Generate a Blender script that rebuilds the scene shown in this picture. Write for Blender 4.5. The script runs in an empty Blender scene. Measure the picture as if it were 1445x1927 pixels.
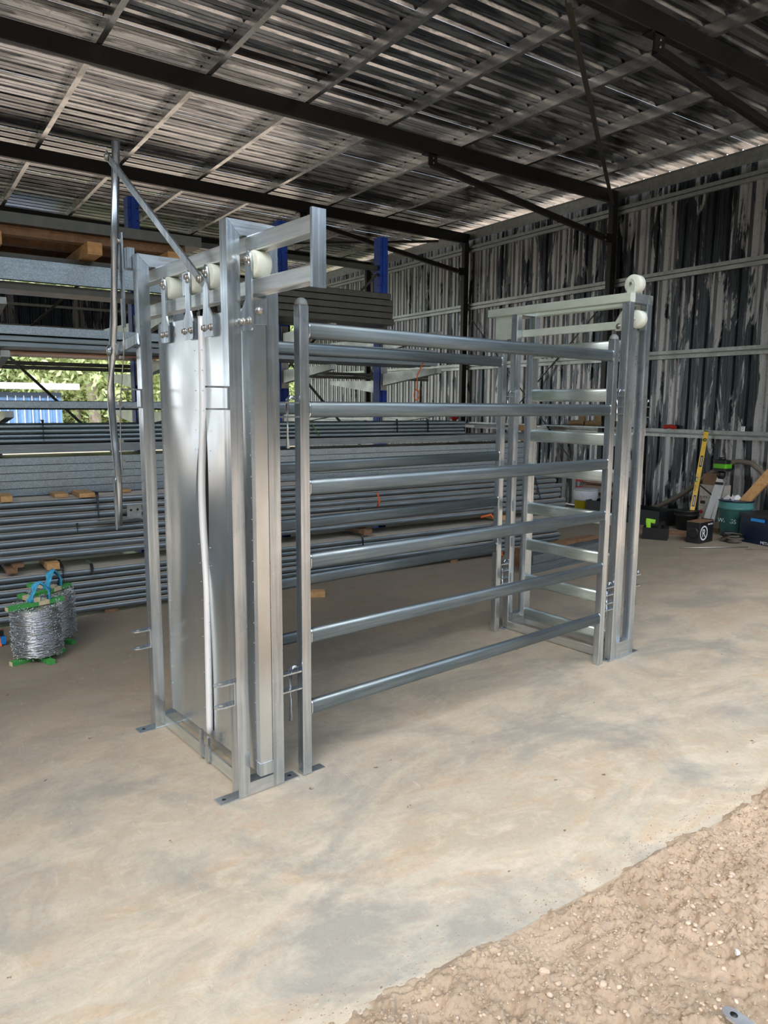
import bpy, bmesh, math, random
import numpy as np
from mathutils import Vector, Matrix
random.seed(7)
PI = math.pi
COL = bpy.context.scene.collection
SC = bpy.context.scene

# ------------------------------------------------------------------ camera, sky, exposure
def make_camera():
    yaw, pitch, roll, F = math.radians(55.974), math.radians(8.3135), math.radians(0.4187), 1376.9
    f = Vector((math.cos(yaw)*math.cos(pitch), math.sin(yaw)*math.cos(pitch), -math.sin(pitch)))
    r = Vector((math.sin(yaw), -math.cos(yaw), 0)); u = r.cross(f)
    r2 = r*math.cos(roll)+u*math.sin(roll); u2 = -r*math.sin(roll)+u*math.cos(roll)
    cam = bpy.data.cameras.new('camera'); cam.sensor_fit = 'HORIZONTAL'; cam.sensor_width = 36
    cam.lens = F/1445*36; cam.clip_start = .05; cam.clip_end = 500
    o = bpy.data.objects.new('camera', cam); COL.objects.link(o)
    o.matrix_world = Matrix(((r2.x, u2.x, -f.x, 0), (r2.y, u2.y, -f.y, 0), (r2.z, u2.z, -f.z, 1.5), (0, 0, 0, 1)))
    SC.camera = o
make_camera()
w = bpy.data.worlds.new('sky'); SC.world = w; w.use_nodes = True
nt = w.node_tree; nt.nodes.clear()
sky = nt.nodes.new('ShaderNodeTexSky'); sky.sky_type = 'NISHITA'; sky.sun_disc = False
sky.sun_elevation = math.radians(48); sky.sun_rotation = math.radians(250); sky.air_density = 1.2; sky.dust_density = 3.5
mixw = nt.nodes.new('ShaderNodeMix'); mixw.data_type = 'RGBA'; mixw.inputs[0].default_value = .45
mixw.inputs[7].default_value = (7.6, 8.2, 9.0, 1)
bg = nt.nodes.new('ShaderNodeBackground'); bg.inputs[1].default_value = .46
ow = nt.nodes.new('ShaderNodeOutputWorld')
nt.links.new(sky.outputs[0], mixw.inputs[6]); nt.links.new(mixw.outputs[2], bg.inputs[0]); nt.links.new(bg.outputs[0], ow.inputs[0])
sun = bpy.data.lights.new('veiled_sun', 'SUN'); sun.energy = 1.5; sun.angle = math.radians(26); sun.color = (1, .985, .95)
so = bpy.data.objects.new('veiled_sun', sun); COL.objects.link(so)
so.rotation_euler = Vector((-.62, -.60, .80)).to_track_quat('Z', 'Y').to_euler()
SC.view_settings.view_transform = 'Standard'; SC.view_settings.look = 'None'
SC.view_settings.exposure = 0.0; SC.view_settings.gamma = 1; SC.view_settings.use_curve_mapping = False
SC.cycles.max_bounces = 8; SC.cycles.diffuse_bounces = 5; SC.cycles.glossy_bounces = 5

# ------------------------------------------------------------------ materials
MATS = {}
class NT:
    def __init__(s, name):
        s.m = bpy.data.materials.new(name); s.m.use_nodes = True; s.t = s.m.node_tree
        s.b = s.t.nodes['Principled BSDF']; MATS[name] = s.m
        s.tc = s.t.nodes.new('ShaderNodeTexCoord')
    def n(s, typ, **k):
        x = s.t.nodes.new('ShaderNode'+typ)
        for a, v in k.items(): setattr(x, a, v)
        return x
    def l(s, a, b): s.t.links.new(a, b)
    def coord(s, scale=(1, 1, 1), kind='Object'):
        mp = s.n('Mapping'); mp.inputs['Scale'].default_value = scale
        src = s.n('NewGeometry').outputs['Position'] if kind == 'World' else s.tc.outputs[kind]
        s.l(src, mp.inputs[0]); return mp.outputs[0]
    def noise(s, scale=(1, 1, 1), sc=5, det=4, rough=.6, kind='Object', vec=None, dist=0):
        x = s.n('TexNoise'); x.inputs['Scale'].default_value = sc; x.inputs['Detail'].default_value = det
        x.inputs['Roughness'].default_value = rough; x.inputs['Distortion'].default_value = dist
        s.l(vec if vec is not None else s.coord(scale, kind), x.inputs['Vector']); return x.outputs['Fac']
    def ramp(s, fac, stops, interp='LINEAR'):
        r = s.n('ValToRGB'); r.color_ramp.interpolation = interp; e = r.color_ramp.elements
        while len(e) < len(stops): e.new(.5)
        for i, (p, c) in enumerate(stops):
            e[i].position = p
            e[i].color = (c, c, c, 1) if isinstance(c, (int, float)) else (*c, 1)
        s.l(fac, r.inputs[0]); return r.outputs[0]
    def mix(s, fac, a, b, bt='MIX'):
        m = s.n('Mix', data_type='RGBA', blend_type=bt)
        for sock, v in ((m.inputs[0], fac), (m.inputs[6], a), (m.inputs[7], b)):
            if isinstance(v, (int, float)): sock.default_value = v
            elif isinstance(v, tuple): sock.default_value = (*v, 1)
            else: s.l(v, sock)
        return m.outputs[2]
    def math(s, op, a, b=0.0):
        m = s.n('Math', operation=op)
        for i, v in enumerate((a, b)):
            if isinstance(v, (int, float)): m.inputs[i].default_value = v
            else: s.l(v, m.inputs[i])
        return m.outputs[0]
    def bump(s, h, strength=.2, dist=.01):
        b = s.n('Bump'); b.inputs['Strength'].default_value = strength; b.inputs['Distance'].default_value = dist
        s.l(h, b.inputs['Height']); s.l(b.outputs[0], s.b.inputs['Normal'])
    def set(s, col=None, rough=None, metal=None, spec=None):
        for nm, v in (('Base Color', col), ('Roughness', rough), ('Metallic', metal), ('Specular IOR Level', spec)):
            if v is None: continue
            if isinstance(v, tuple): s.b.inputs[nm].default_value = (*v, 1)
            elif isinstance(v, (int, float)): s.b.inputs[nm].default_value = v
            else: s.l(v, s.b.inputs[nm])
        return s.m

def plain(name, col, rough=.6, metal=0, var=.12, sc=12):
    k = NT(name); f = k.noise(sc=sc, det=5)
    c = k.mix(k.ramp(f, [(.3, 0.0), (.7, 1.0)]), tuple(x*(1-var) for x in col), tuple(min(1, x*(1+var)) for x in col))
    k.bump(f, .08, .003)
    return k.set(c, rough, metal)

def galv(name, lo, hi, rough=.32, metal=.92, streak=(9, 9, .5), spangle=0, bump=.12, rvar=.12):
    k = NT(name)
    f = k.noise(scale=streak, sc=6, det=6, rough=.65)
    f2 = k.noise(sc=3.2, det=3)
    a = k.mix(k.ramp(f, [(.32, 0.0), (.7, 1.0)]), lo, hi)
    a = k.mix(k.ramp(f2, [(.35, 0.0), (.75, .4)]), a, tuple(x*.8 for x in lo))
    if spangle:
        v = k.n('TexVoronoi'); v.inputs['Scale'].default_value = spangle; k.l(k.coord(), v.inputs['Vector'])
        sp = k.n('SeparateColor'); k.l(v.outputs['Color'], sp.inputs[0])
        a = k.mix(.5, a, k.mix(k.ramp(sp.outputs[0], [(.1, 0.0), (.9, 1.0)]), tuple(x*.8 for x in lo), tuple(min(1, x*1.05) for x in hi)))
        n2 = k.noise(sc=spangle*1.5, det=4)
        a = k.mix(k.ramp(n2, [(.62, 0.0), (.72, .75)]), a, tuple(x*.25 for x in lo))
    if bump: k.bump(k.noise(scale=streak, sc=5, det=3), bump, .004)
    r = k.ramp(f2, [(.3, rough-rvar*.5), (.7, rough+rvar)])
    return k.set(a, r, metal)

galv('galv_new', (.42, .48, .53), (.82, .87, .91), .22, .95, (11, 11, .35), bump=.05)
galv('galv_new_x', (.52, .57, .60), (.80, .84, .87), .24, .92, (.5, 9, 9))
galv('galv_new_y', (.60, .64, .63), (.86, .89, .87), .32, .9, (9, .5, 9))
galv('galv_sheet', (.66, .70, .72), (.76, .80, .82), .22, .97, (3, 3, .7), bump=.0, rvar=.06)
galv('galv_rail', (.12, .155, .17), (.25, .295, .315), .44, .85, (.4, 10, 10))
galv('galv_gate', (.52, .60, .57), (.80, .88, .84), .33, .88, (5, .9, 9), spangle=0)
galv('galv_pale', (.66, .76, .64), (.84, .90, .80), .45, .5, (4, 1.5, 4), spangle=0)
galv('galv_pipe', (.20, .25, .27), (.38, .44, .47), .38, .85, (.4, 8, 8))
galv('galv_old', (.34, .37, .36), (.54, .57, .55), .40, .8, (3, 3, 3))
galv('galv_purlin', (.42, .43, .43), (.64, .65, .65), .22, .9, (6, .5, 6))
galv('galv_wire', (.66, .72, .78), (.92, .95, .98), .25, .9, (30, 30, 30))
galv('bolt_steel', (.35, .34, .31), (.55, .53, .49), .4, .9, (20, 20, 20))
galv('zinc_tube', (.74, .77, .79), (.88, .9, .91), .5, .35, (5, 5, .6), bump=.0)
galv('aluminium', (.72, .74, .76), (.86, .88, .9), .35, .85, (5, 5, 1))

def dusty(name, lo, hi, spangle=0):
    m = galv(name, lo, hi, .4, .8, (.4, 8, 8), spangle=spangle)
    nt = m.node_tree; b = nt.nodes['Principled BSDF']
    src = b.inputs['Base Color'].links[0].from_socket
    g = nt.nodes.new('ShaderNodeNewGeometry'); sx = nt.nodes.new('ShaderNodeSeparateXYZ'); nt.links.new(g.outputs['Normal'], sx.inputs[0])
    r = nt.nodes.new('ShaderNodeValToRGB'); r.color_ramp.elements[0].position = .72; r.color_ramp.elements[1].position = .93
    nt.links.new(sx.outputs[2], r.inputs[0])
    mx = nt.nodes.new('ShaderNodeMix'); mx.data_type = 'RGBA'; mx.inputs[7].default_value = (.55, .47, .38, 1)
    nt.links.new(r.outputs[0], mx.inputs[0]); nt.links.new(src, mx.inputs[6]); nt.links.new(mx.outputs[2], b.inputs['Base Color'])
    inv = nt.nodes.new('ShaderNodeMath'); inv.operation = 'MULTIPLY_ADD'; inv.inputs[1].default_value = -.8; inv.inputs[2].default_value = .8
    nt.links.new(r.outputs[0], inv.inputs[0]); nt.links.new(inv.outputs[0], b.inputs['Metallic'])
    return m
dusty('pipe_dusty', (.16, .20, .22), (.34, .39, .42))
dusty('channel_dusty', (.30, .38, .42), (.50, .58, .62), 150)

def sheeting(name, along, across, light, dark, cut, soft=.012, drift=(0, 0, 0), rough=(.30, .42), metal=(.85, .6), rib=.2, rib0=0):
    """corrugated zinc sheet with pale and black residue patches stretched along the ribs; ribs stay dark"""
    k = NT(name)
    sc = [1.0, 1.0, 1.0]; sc[along] = .42; sc[across] = 2.3
    big = k.noise(scale=tuple(sc), sc=2.2, det=8, rough=.66, kind='World', dist=.6)
    sc2 = [1.0, 1.0, 1.0]; sc2[along] = .09; sc2[across] = 3.2
    ribn = k.noise(scale=tuple(sc2), sc=1.9, det=1, kind='World')
    f = k.math('ADD', k.math('MULTIPLY', big, .68), k.math('MULTIPLY', ribn, .32))
    sx = k.n('SeparateXYZ'); k.l(k.n('NewGeometry').outputs['Position'], sx.inputs[0])
    if drift[2]:
        mr = k.n('MapRange'); mr.inputs[1].default_value = drift[0]; mr.inputs[2].default_value = drift[1]; mr.inputs[4].default_value = drift[2]
        k.l(sx.outputs[across], mr.inputs[0]); f = k.math('ADD', f, mr.outputs[0])
    msk = k.ramp(f, [(cut-soft, 0.0), (cut+soft, 1.0)])
    # the narrow rib is darker than the pans
    u = k.math('FRACT', k.math('MULTIPLY', k.math('ADD', sx.outputs[across], rib0), 1/rib))
    ribm = k.ramp(k.math('ABSOLUTE', k.math('SUBTRACT', u, .5)), [(.10, 1.0), (.15, 0.0)])
    msk = k.math('MULTIPLY', msk, k.math('SUBTRACT', 1.0, k.math('MULTIPLY', ribm, .85)))
    sc3 = [1.0, 1.0, 1.0]; sc3[along] = .5; sc3[across] = 24
    fine = k.noise(scale=tuple(sc3), sc=4, det=6, rough=.75, kind='World')
    dk = k.mix(k.ramp(fine, [(.44, 0.0), (.70, 1.0)]), dark, tuple(x*3.4 for x in dark))
    lt = k.mix(k.ramp(fine, [(.3, 0.0), (.7, 1.0)]), tuple(x*.66 for x in light), light)
    spots = k.noise(sc=30, det=4, rough=.75, kind='World')
    lt = k.mix(k.ramp(spots, [(.60, 0.0), (.66, .8)]), lt, tuple(x*2 for x in dark))
    c = k.mix(msk, dk, lt)
    k.bump(fine, .1, .004)
    return k.set(c, k.ramp(msk, [(0, rough[0]), (1, rough[1])]), k.ramp(msk, [(0, metal[0]), (1, metal[1])]))
sheeting('wall_zinc', 2, 1, (.56, .57, .57), (.032, .037, .041), .500, drift=(7.5, 13, .08))
sheeting('wall_zinc_back', 2, 0, (.42, .42, .44), (.03, .038, .048), .54)
sheeting('roof_zinc', 0, 1, (.64, .66, .69), (.10, .105, .115), .505, .03, rough=(.17, .22), metal=(.95, .9))

def slab_mat():
    k = NT('slab_dust')
    w1 = k.noise(scale=(1, 1.5, 1), sc=1.3, det=8, rough=.66, dist=.7)
    w2 = k.noise(scale=(.8, 2.0, 1), sc=3.4, det=9, rough=.72, dist=1.3)
    w3 = k.noise(sc=42, det=6, rough=.78)
    a = k.mix(k.ramp(w1, [(.38, 0.0), (.62, 1.0)]), (.44, .39, .30), (.59, .53, .42))
    a = k.mix(k.ramp(w2, [(.48, 0.0), (.66, .8)]), a, (.50, .37, .245))
    w4 = k.noise(scale=(1, 1.8, 1), sc=6, det=9, rough=.75, dist=.8)
    a = k.mix(k.ramp(w4, [(.50, 0.0), (.64, .6)]), a, (.64, .565, .44))
    grey = k.noise(scale=(1, 1.5, 1), sc=1.35, det=9, rough=.68, dist=.6)
    a = k.mix(k.ramp(grey, [(.47, 0.0), (.62, .80)]), a, (.27, .275, .25))
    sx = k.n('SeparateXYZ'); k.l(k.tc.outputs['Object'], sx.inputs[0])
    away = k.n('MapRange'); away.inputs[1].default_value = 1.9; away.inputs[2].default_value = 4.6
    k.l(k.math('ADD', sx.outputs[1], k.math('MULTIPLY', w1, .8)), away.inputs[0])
    a = k.mix(k.math('MULTIPLY', away.outputs[0], .80), a, (.215, .175, .13))     # interior shade put into the slab colour, away from the open front
    a = k.mix(k.ramp(w3, [(.48, 0.0), (.78, .45)]), a, (.30, .225, .16))
    scr = k.noise(scale=(1.2, 5, 1), sc=8, det=9, rough=.82, dist=2.2)
    a = k.mix(k.ramp(scr, [(.60, 0.0), (.65, .5), (.70, 0.0)]), a, (.46, .27, .15))
    scr2 = k.noise(scale=(5, 1.2, 1), sc=6, det=9, rough=.82, dist=1.8)
    a = k.mix(k.ramp(scr2, [(.60, 0.0), (.64, .4), (.69, 0.0)]), a, (.74, .66, .54))
    sp = k.noise(sc=16, det=3, rough=.6)
    a = k.mix(k.ramp(sp, [(.715, 0.0), (.73, .85)]), a, (.12, .08, .055))
    k.bump(k.math('ADD', k.math('MULTIPLY', w4, .8), k.math('MULTIPLY', w3, .3)), .45, .008)
    return k.set(a, k.ramp(w1, [(.3, .48), (.7, .70)]), 0, .35)
slab_mat()
def dirt_mat():
    k = NT('dirt')
    a = k.noise(sc=4, det=8, rough=.7); b = k.noise(sc=110, det=6, rough=.85)
    c = k.mix(k.ramp(a, [(.35, 0.0), (.68, 1.0)]), (.44, .335, .235), (.62, .49, .365))
    c = k.mix(k.ramp(b, [(.4, 0.0), (.75, .5)]), c, (.66, .53, .40))
    k.bump(b, .9, .007)
    return k.set(c, .95, 0, .1)
dirt_mat()
plain('black_steel', (.012, .012, .013), .45, .0, .3)
plain('dark_zinc', (.10, .10, .085), .4, .6)
plain('blue_paint', (.006, .07, .52), .5, 0, .15, 4)
plain('nylon', (.62, .66, .58), .42, 0, .12, 9)
plain('cap_plastic', (.16, .17, .17), .5)
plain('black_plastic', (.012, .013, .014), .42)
plain('yellow_paint', (.80, .50, .01), .4)
plain('yellow_plastic', (.62, .52, .02), .4)
plain('white_plastic', (.72, .74, .76), .45)
plain('green_plastic', (.10, .42, .01), .4)
plain('lime_bag', (.34, .75, .04), .5)
plain('teal_plastic', (.06, .20, .19), .5)
plain('navy_plastic', (.004, .010, .030), .4)
plain('blue_plastic', (.01, .22, .62), .4)
plain('red_cloth', (.55, .03, .02), .8)
plain('orange_cord', (.80, .16, .04), .7)
plain('orange_print', (.95, .20, .03), .6)
plain('green_strap', (.20, .42, .05), .6)
plain('carton', (.46, .42, .36), .75)
plain('brown_carton', (.27, .16, .09), .8)
plain('paper_bag', (.42, .31, .22), .85)
plain('red_print', (.50, .04, .04), .6)
plain('print_black', (.02, .02, .02), .6)
plain('print_white', (.78, .80, .82), .6)
plain('print_teal', (.42, .62, .60), .6)
plain('boot_leather', (.36, .24, .12), .8)
plain('hose_rubber', (.16, .135, .10), .6)
plain('blue_cord', (.06, .38, .60), .8, 0, .35, 40)
plain('copper_sheet', (.62, .36, .24), .35, .8)
plain('container_blue', (.20, .38, .66), .5)
plain('container_dark', (.05, .08, .13), .5)
plain('bark', (.62, .54, .52), .9, 0, .35, 3)
plain('leaf_light', (.64, .76, .36), .6, 0, .4, .6)
plain('leaf_dull', (.075, .095, .075), .7, 0, .4, .6)
plain('leaf_mid', (.44, .54, .26), .6, 0, .4, .6)
plain('stone', (.50, .395, .30), .85, 0, .3, 30)
plain('stone_white', (.75, .74, .72), .7)
plain('vial', (.55, .75, .15), .2)
def wood(name, lo, hi):
    k = NT(name); f = k.noise(scale=(3, 3, 3), sc=4, det=6, dist=1.5); g = k.noise(scale=(1, 14, 14), sc=4, det=4)
    c = k.mix(k.ramp(f, [(.3, 0.0), (.7, 1.0)]), lo, hi); c = k.mix(k.ramp(g, [(.45, 0.0), (.8, .5)]), c, tuple(x*.5 for x in lo))
    k.bump(g, .2, .003); return k.set(c, .75, 0)
wood('pine', (.50, .27, .10), (.68, .42, .19))
wood('old_pine', (.16, .085, .045), (.30, .17, .085))
wood('green_pine', (.03, .28, .05), (.10, .42, .10))
wood('raw_pine', (.60, .50, .30), (.74, .64, .42))
def translucent_leaf():
    for nm in ('leaf_light', 'leaf_mid'):
        b = MATS[nm].node_tree.nodes['Principled BSDF']; b.inputs['Subsurface Weight'].default_value = 0
        b.inputs['Specular IOR Level'].default_value = .2
translucent_leaf()

# ------------------------------------------------------------------ mesh helpers
class MB:
    def __init__(s): s.v = []; s.f = []; s.sm = []
    def add(s, vs, fs, smooth=False):
        o = len(s.v); s.v += [tuple(v) for v in vs]; s.f += [tuple(i+o for i in f) for f in fs]; s.sm += [smooth]*len(fs); return s
    def box(s, x0, x1, y0, y1, z0, z1):
        vs = [(x, y, z) for z in (z0, z1) for y in (y0, y1) for x in (x0, x1)]
        return s.add(vs, [(0, 2, 3, 1), (4, 5, 7, 6), (0, 1, 5, 4), (2, 6, 7, 3), (0, 4, 6, 2), (1, 3, 7, 5)])
    def sweep(s, path, prof, up=(0, 0, 1), smooth=False, cap=True):
        """path: points; prof: closed 2D list (side, up)"""
        P = [Vector(p) for p in path]; n = len(prof); vs = []; U = Vector(up)
        for i, p in enumerate(P):
            a = (P[i]-P[i-1]).normalized() if i > 0 else None
            b = (P[i+1]-P[i]).normalized() if i < len(P)-1 else None
            d = (a+b).normalized() if a and b else (a or b)
            u = U
            if abs(d.dot(u)) > .98: u = Vector((1, 0, 0)) if abs(d.x) < .9 else Vector((0, 1, 0))
            sd = d.cross(u).normalized(); uu = sd.cross(d).normalized()
            vs += [p+sd*x+uu*y for x, y in prof]
        fs = [(i*n+j, i*n+(j+1) % n, (i+1)*n+(j+1) % n, (i+1)*n+j) for i in range(len(P)-1) for j in range(n)]
        s.add(vs, fs, smooth)
        if cap:
            o = len(s.v)-len(vs); m = (len(P)-1)*n
            s.f += [tuple(o+j for j in reversed(range(n))), tuple(o+m+j for j in range(n))]; s.sm += [False, False]
        return s
    def tube(s, path, r, n=12, cap=True):
        return s.sweep(path, [(r*math.cos(2*PI*k/n), r*math.sin(2*PI*k/n)) for k in range(n)], smooth=True, cap=cap)
    def bar(s, a, b, w, h, r=.006, up=(0, 0, 1), seg=3):
        return s.sweep([a, b], rr(w, h, r, seg), up)
    def prism(s, poly, axis, a0, a1):
        """poly in the two other axes, extruded along axis 0/1/2"""
        def pt(p, a):
            q = list(p); q.insert(axis, a); return tuple(q)
        n = len(poly); vs = [pt(p, a0) for p in poly]+[pt(p, a1) for p in poly]
        return s.add(vs, [tuple(range(n)), tuple(range(2*n-1, n-1, -1))]+[(i, i+n, (i+1) % n+n, (i+1) % n) for i in range(n)])
    def lathe(s, prof, c=(0, 0, 0), axis=2, n=24):
        vs = []; m = len(prof)
        for k in range(n):
            a = 2*PI*k/n
            for r, z in prof:
                q = [r*math.cos(a), r*math.sin(a)]; q.insert(axis, z); vs.append((q[0]+c[0], q[1]+c[1], q[2]+c[2]))
        fs = [(k*m+j, ((k+1) % n)*m+j, ((k+1) % n)*m+j+1, k*m+j+1) for k in range(n) for j in range(m-1)]
        s.add(vs, fs, True)
        o = len(s.v)-len(vs)
        for j in (0, m-1):
            if prof[j][0] > 1e-5: s.f.append(tuple(o+k*m+j for k in range(n))); s.sm.append(False)
        return s
    def mesh(s, name, mat):
        me = bpy.data.meshes.new(name); me.from_pydata(s.v, [], s.f); me.validate()
        me.polygons.foreach_set('use_smooth', s.sm if len(s.sm) == len(me.polygons) else [False]*len(me.polygons))
        bm = bmesh.new(); bm.from_mesh(me); bmesh.ops.recalc_face_normals(bm, faces=bm.faces); bm.to_mesh(me); bm.free()
        me.materials.append(MATS[mat]); return me
    def build(s, name, mat, parent=None, **kw):
        return obj(name, s.mesh(name, mat), parent, **kw)
def rr(w, h, r, seg=3):
    pts = []
    for cx, cy, a0 in ((w/2-r, h/2-r, 0), (-w/2+r, h/2-r, 90), (-w/2+r, -h/2+r, 180), (w/2-r, -h/2+r, 270)):
        for k in range(seg+1):
            a = math.radians(a0+90*k/seg); pts.append((cx+r*math.cos(a), cy+r*math.sin(a)))
    return pts
def obj(name, me, parent=None, label=None, cat=None, group=None, kind=None, loc=None, rot=None):
    o = bpy.data.objects.new(name, me); COL.objects.link(o)
    if parent is not None: o.parent = parent
    if loc is not None: o.location = loc
    if rot is not None: o.rotation_euler = rot
    if label: o['label'] = label
    if cat: o['category'] = cat
    if group: o['group'] = group
    if kind: o['kind'] = kind
    return o
def thing(name, label=None, cat=None, loc=(0, 0, 0), rz=0, group=None, kind=None):
    return obj(name, None, None, label, cat, group, kind, loc, (0, 0, rz))
def copy_tree(o, parent=None):
    c = o.copy(); COL.objects.link(c)
    if parent is not None: c.parent = parent
    for ch in list(o.children): copy_tree(ch, c)
    return c
def text(name, s, size, mat, parent, loc, rot, ext=.0006):
    cu = bpy.data.curves.new(name, 'FONT'); cu.body = s; cu.size = size; cu.extrude = ext
    tmp = bpy.data.objects.new('tmp', cu); COL.objects.link(tmp)
    dg = bpy.context.evaluated_depsgraph_get(); me = bpy.data.meshes.new_from_object(tmp.evaluated_get(dg))
    bpy.data.objects.remove(tmp); me.materials.clear(); me.materials.append(MATS[mat])
    return obj(name, me, parent, loc=loc, rot=rot)
def vnoise(x, y, seed=0):
    xi = np.floor(x).astype(np.int64); yi = np.floor(y).astype(np.int64); fx = x-xi; fy = y-yi
    fx = fx*fx*(3-2*fx); fy = fy*fy*(3-2*fy)
    def h(a, b):
        n = (a*374761393+b*668265263+seed*1274126177) & 0x7fffffff
        n = ((n ^ (n >> 13))*1274126177) & 0x7fffffff
        return ((n ^ (n >> 16)) & 0xffff)/65535.0
    return (h(xi, yi)*(1-fx)+h(xi+1, yi)*fx)*(1-fy)+(h(xi, yi+1)*(1-fx)+h(xi+1, yi+1)*fx)*fy-.5
def grid_mesh(name, xs, ys, Z, mat):
    nx, ny = len(xs), len(ys); X, Y = np.meshgrid(xs, ys)
    co = np.stack([X, Y, Z], -1).reshape(-1, 3)
    i = np.arange(ny-1)[:, None]*nx+np.arange(nx-1)[None, :]
    fa = np.stack([i, i+1, i+nx+1, i+nx], -1).reshape(-1, 4)
    me = bpy.data.meshes.new(name); me.from_pydata(co.tolist(), [], fa.tolist())
    me.polygons.foreach_set('use_smooth', [True]*len(me.polygons)); me.materials.append(MATS[mat]); return me

# ------------------------------------------------------------------ ground and floor
SLAB = 1.37
m = MB(); m.box(-14, 8.75, SLAB, 16.9, -.25, 0.0); floor = m.build('floor', 'slab_dust', kind='structure')
# yard soil beside the slab: fine relief where the camera stands, coarse beyond
xs = np.arange(-.4, 3.9, .0045); ys = np.arange(.55, SLAB+.10, .0045)
X, Y = np.meshgrid(xs, ys)
def rough(f, seed): return .5-np.abs(vnoise(X*f, Y*f, seed))*2
rel = .034*vnoise(X*4, Y*4, 1)+.024*vnoise(X*11, Y*11, 2)+.024*vnoise(X*27, Y*27, 3)*(1+2*vnoise(X*3, Y*3, 12))+.016*rough(38, 14)*(.6+vnoise(X*6, Y*6, 13))+.014*vnoise(X*70, Y*70, 4)+.010*vnoise(X*140, Y*140, 5)+.005*vnoise(X*220, Y*220, 6)
# tyre ruts with cleat marks running out of the shed, and a scraped track along the slab
def rut(cx, ang, wid, depth, pitch):
    global rel
    u = (X-cx)*math.cos(ang)+(Y-1.0)*math.sin(ang); t = -(X-cx)*math.sin(ang)+(Y-1.0)*math.cos(ang)
    inside = 1/(1+np.exp((np.abs(u)-wid)/.010))
    cle = np.clip(np.sin(2*PI*(t+np.abs(u)*.8)/pitch+1.5*vnoise(X*9, Y*9, 7))*3-.6, 0, 1)*np.clip(vnoise(X*7, Y*7, 8)*6+.7, 0, 1)
    rel = rel*(1-.55*inside)-depth*inside+inside*cle*.010
rut(1.05, .25, .06, .012, .045); rut(1.62, .55, .075, .016, .06); rut(2.25, -.35, .055, .010, .05); rut(.62, -.5, .05, .010, .04)
edge = SLAB-.012+.05*vnoise(X*6, X*0+3, 9)+.02*vnoise(X*30, Y*8, 10)
fall = np.clip((Y-edge)/.05, 0, 1)
Zs = .012+rel; Zs = Zs*(1-fall)-.006*fall
Zs = np.where(Y > SLAB-.01, np.minimum(Zs, .022*(1-fall)-.004*fall+rel*.25*(1-fall)), Zs)
soil = obj('dirt_apron', grid_mesh('dirt_apron', xs, ys, Zs, 'dirt'), kind='structure')
def yard_z(x, y):
    d = np.hypot(x-2, y-8)
    return -.04-np.clip((d-16)/14, 0, 1)*.55+.06*vnoise(x*.5, y*.5, 20)+.02*vnoise(x*2, y*2, 21)
gx = np.concatenate([np.arange(-90, -14, 4), np.arange(-14, 26, .5), np.arange(26, 90, 4)]); gy = np.concatenate([np.arange(-90, -12, 4), np.arange(-12, 32, .5), np.arange(32, 100, 4)])
GX, GY = np.meshgrid(gx, gy); GZ = yard_z(GX, GY)
GZ = np.where((GX > -14.5) & (GX < 9.3) & (GY > 1.6) & (GY < 17.4), -.2, GZ)
GZ = np.where((GY < 1.6) & (GY > -10) & (GX > -14) & (GX < 9), -.03+.03*vnoise(GX*3, GY*3, 5), GZ)
GZ = np.where((GX > -.2) & (GX < 3.7) & (GY > .8) & (GY < 1.6), -.12, GZ)
yard = obj('yard_ground', grid_mesh('yard_ground', gx, gy, GZ, 'dirt'), kind='structure')
def stone_mesh(seed, mat='stone', n=5):
    r = random.Random(seed); bm = bmesh.new(); bmesh.ops.create_icosphere(bm, subdivisions=2, radius=1)
    for v in bm.verts: v.co = Vector((v.co.x*1.25, v.co.y, v.co.z*.7))*(1+r.uniform(-.16, .16))
    me = bpy.data.meshes.new('pebble'); bm.to_mesh(me); bm.free(); me.materials.append(MATS[mat]); return me
gm = MB(); bmv = [stone_mesh(s) for s in range(4)]
def zsoil(x, y):
    i = int(round((x+.4)/.0045)); j = int(round((y-.55)/.0045))
    return float(Zs[min(max(j, 0), Zs.shape[0]-1), min(max(i, 0), Zs.shape[1]-1)])
for k in range(2600):
    x = random.uniform(.6, 3.4); y = random.uniform(.65, SLAB-.03); s = random.choice((.0015, .002, .0025, .0025, .0035, .006))*random.uniform(.7, 1.3)
    me = random.choice(bmv); a = random.uniform(0, 6.28); z = zsoil(x, y)
    gm.add([(x+(v.co.x*math.cos(a)-v.co.y*math.sin(a))*s, y+(v.co.x*math.sin(a)+v.co.y*math.cos(a))*s, z+v.co.z*s+s*.25) for v in me.vertices], [tuple(p.vertices) for p in me.polygons], True)
gm.build('gravel', 'stone', label='small tan pebbles strewn over the loose dirt in front of the slab', cat='gravel', kind='stuff')
cl = MB(); rc = random.Random(77)
for k in range(9000):
    x = rc.uniform(.55, 3.5); y = SLAB-.02-abs(rc.gauss(0, .30)); 
    if y < .6: continue
    c_ = rc.choice((.002, .0028, .0035, .005, .0075))*rc.uniform(.6, 1.2); z = zsoil(x, y)+c_*.3; a = rc.uniform(0, 3.1)
    o6 = [(1, 0, 0), (-1, 0, 0), (0, 1, 0), (0, -1, 0), (0, 0, .8), (0, 0, -.8)]
    vs = [(x+c_*rc.uniform(.7, 1.3)*(u*math.cos(a)-v*math.sin(a)), y+c_*rc.uniform(.7, 1.3)*(u*math.sin(a)+v*math.cos(a)), z+c_*t*rc.uniform(.7, 1.2)) for u, v, t in o6]
    cl.add(vs, [(0, 2, 4), (2, 1, 4), (1, 3, 4), (3, 0, 4), (2, 0, 5), (1, 2, 5), (3, 1, 5), (0, 3, 5)])
cl.build('clods', 'dirt', label='crumbs of dry clay lying over the loose dirt', cat='soil', kind='stuff')
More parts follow.
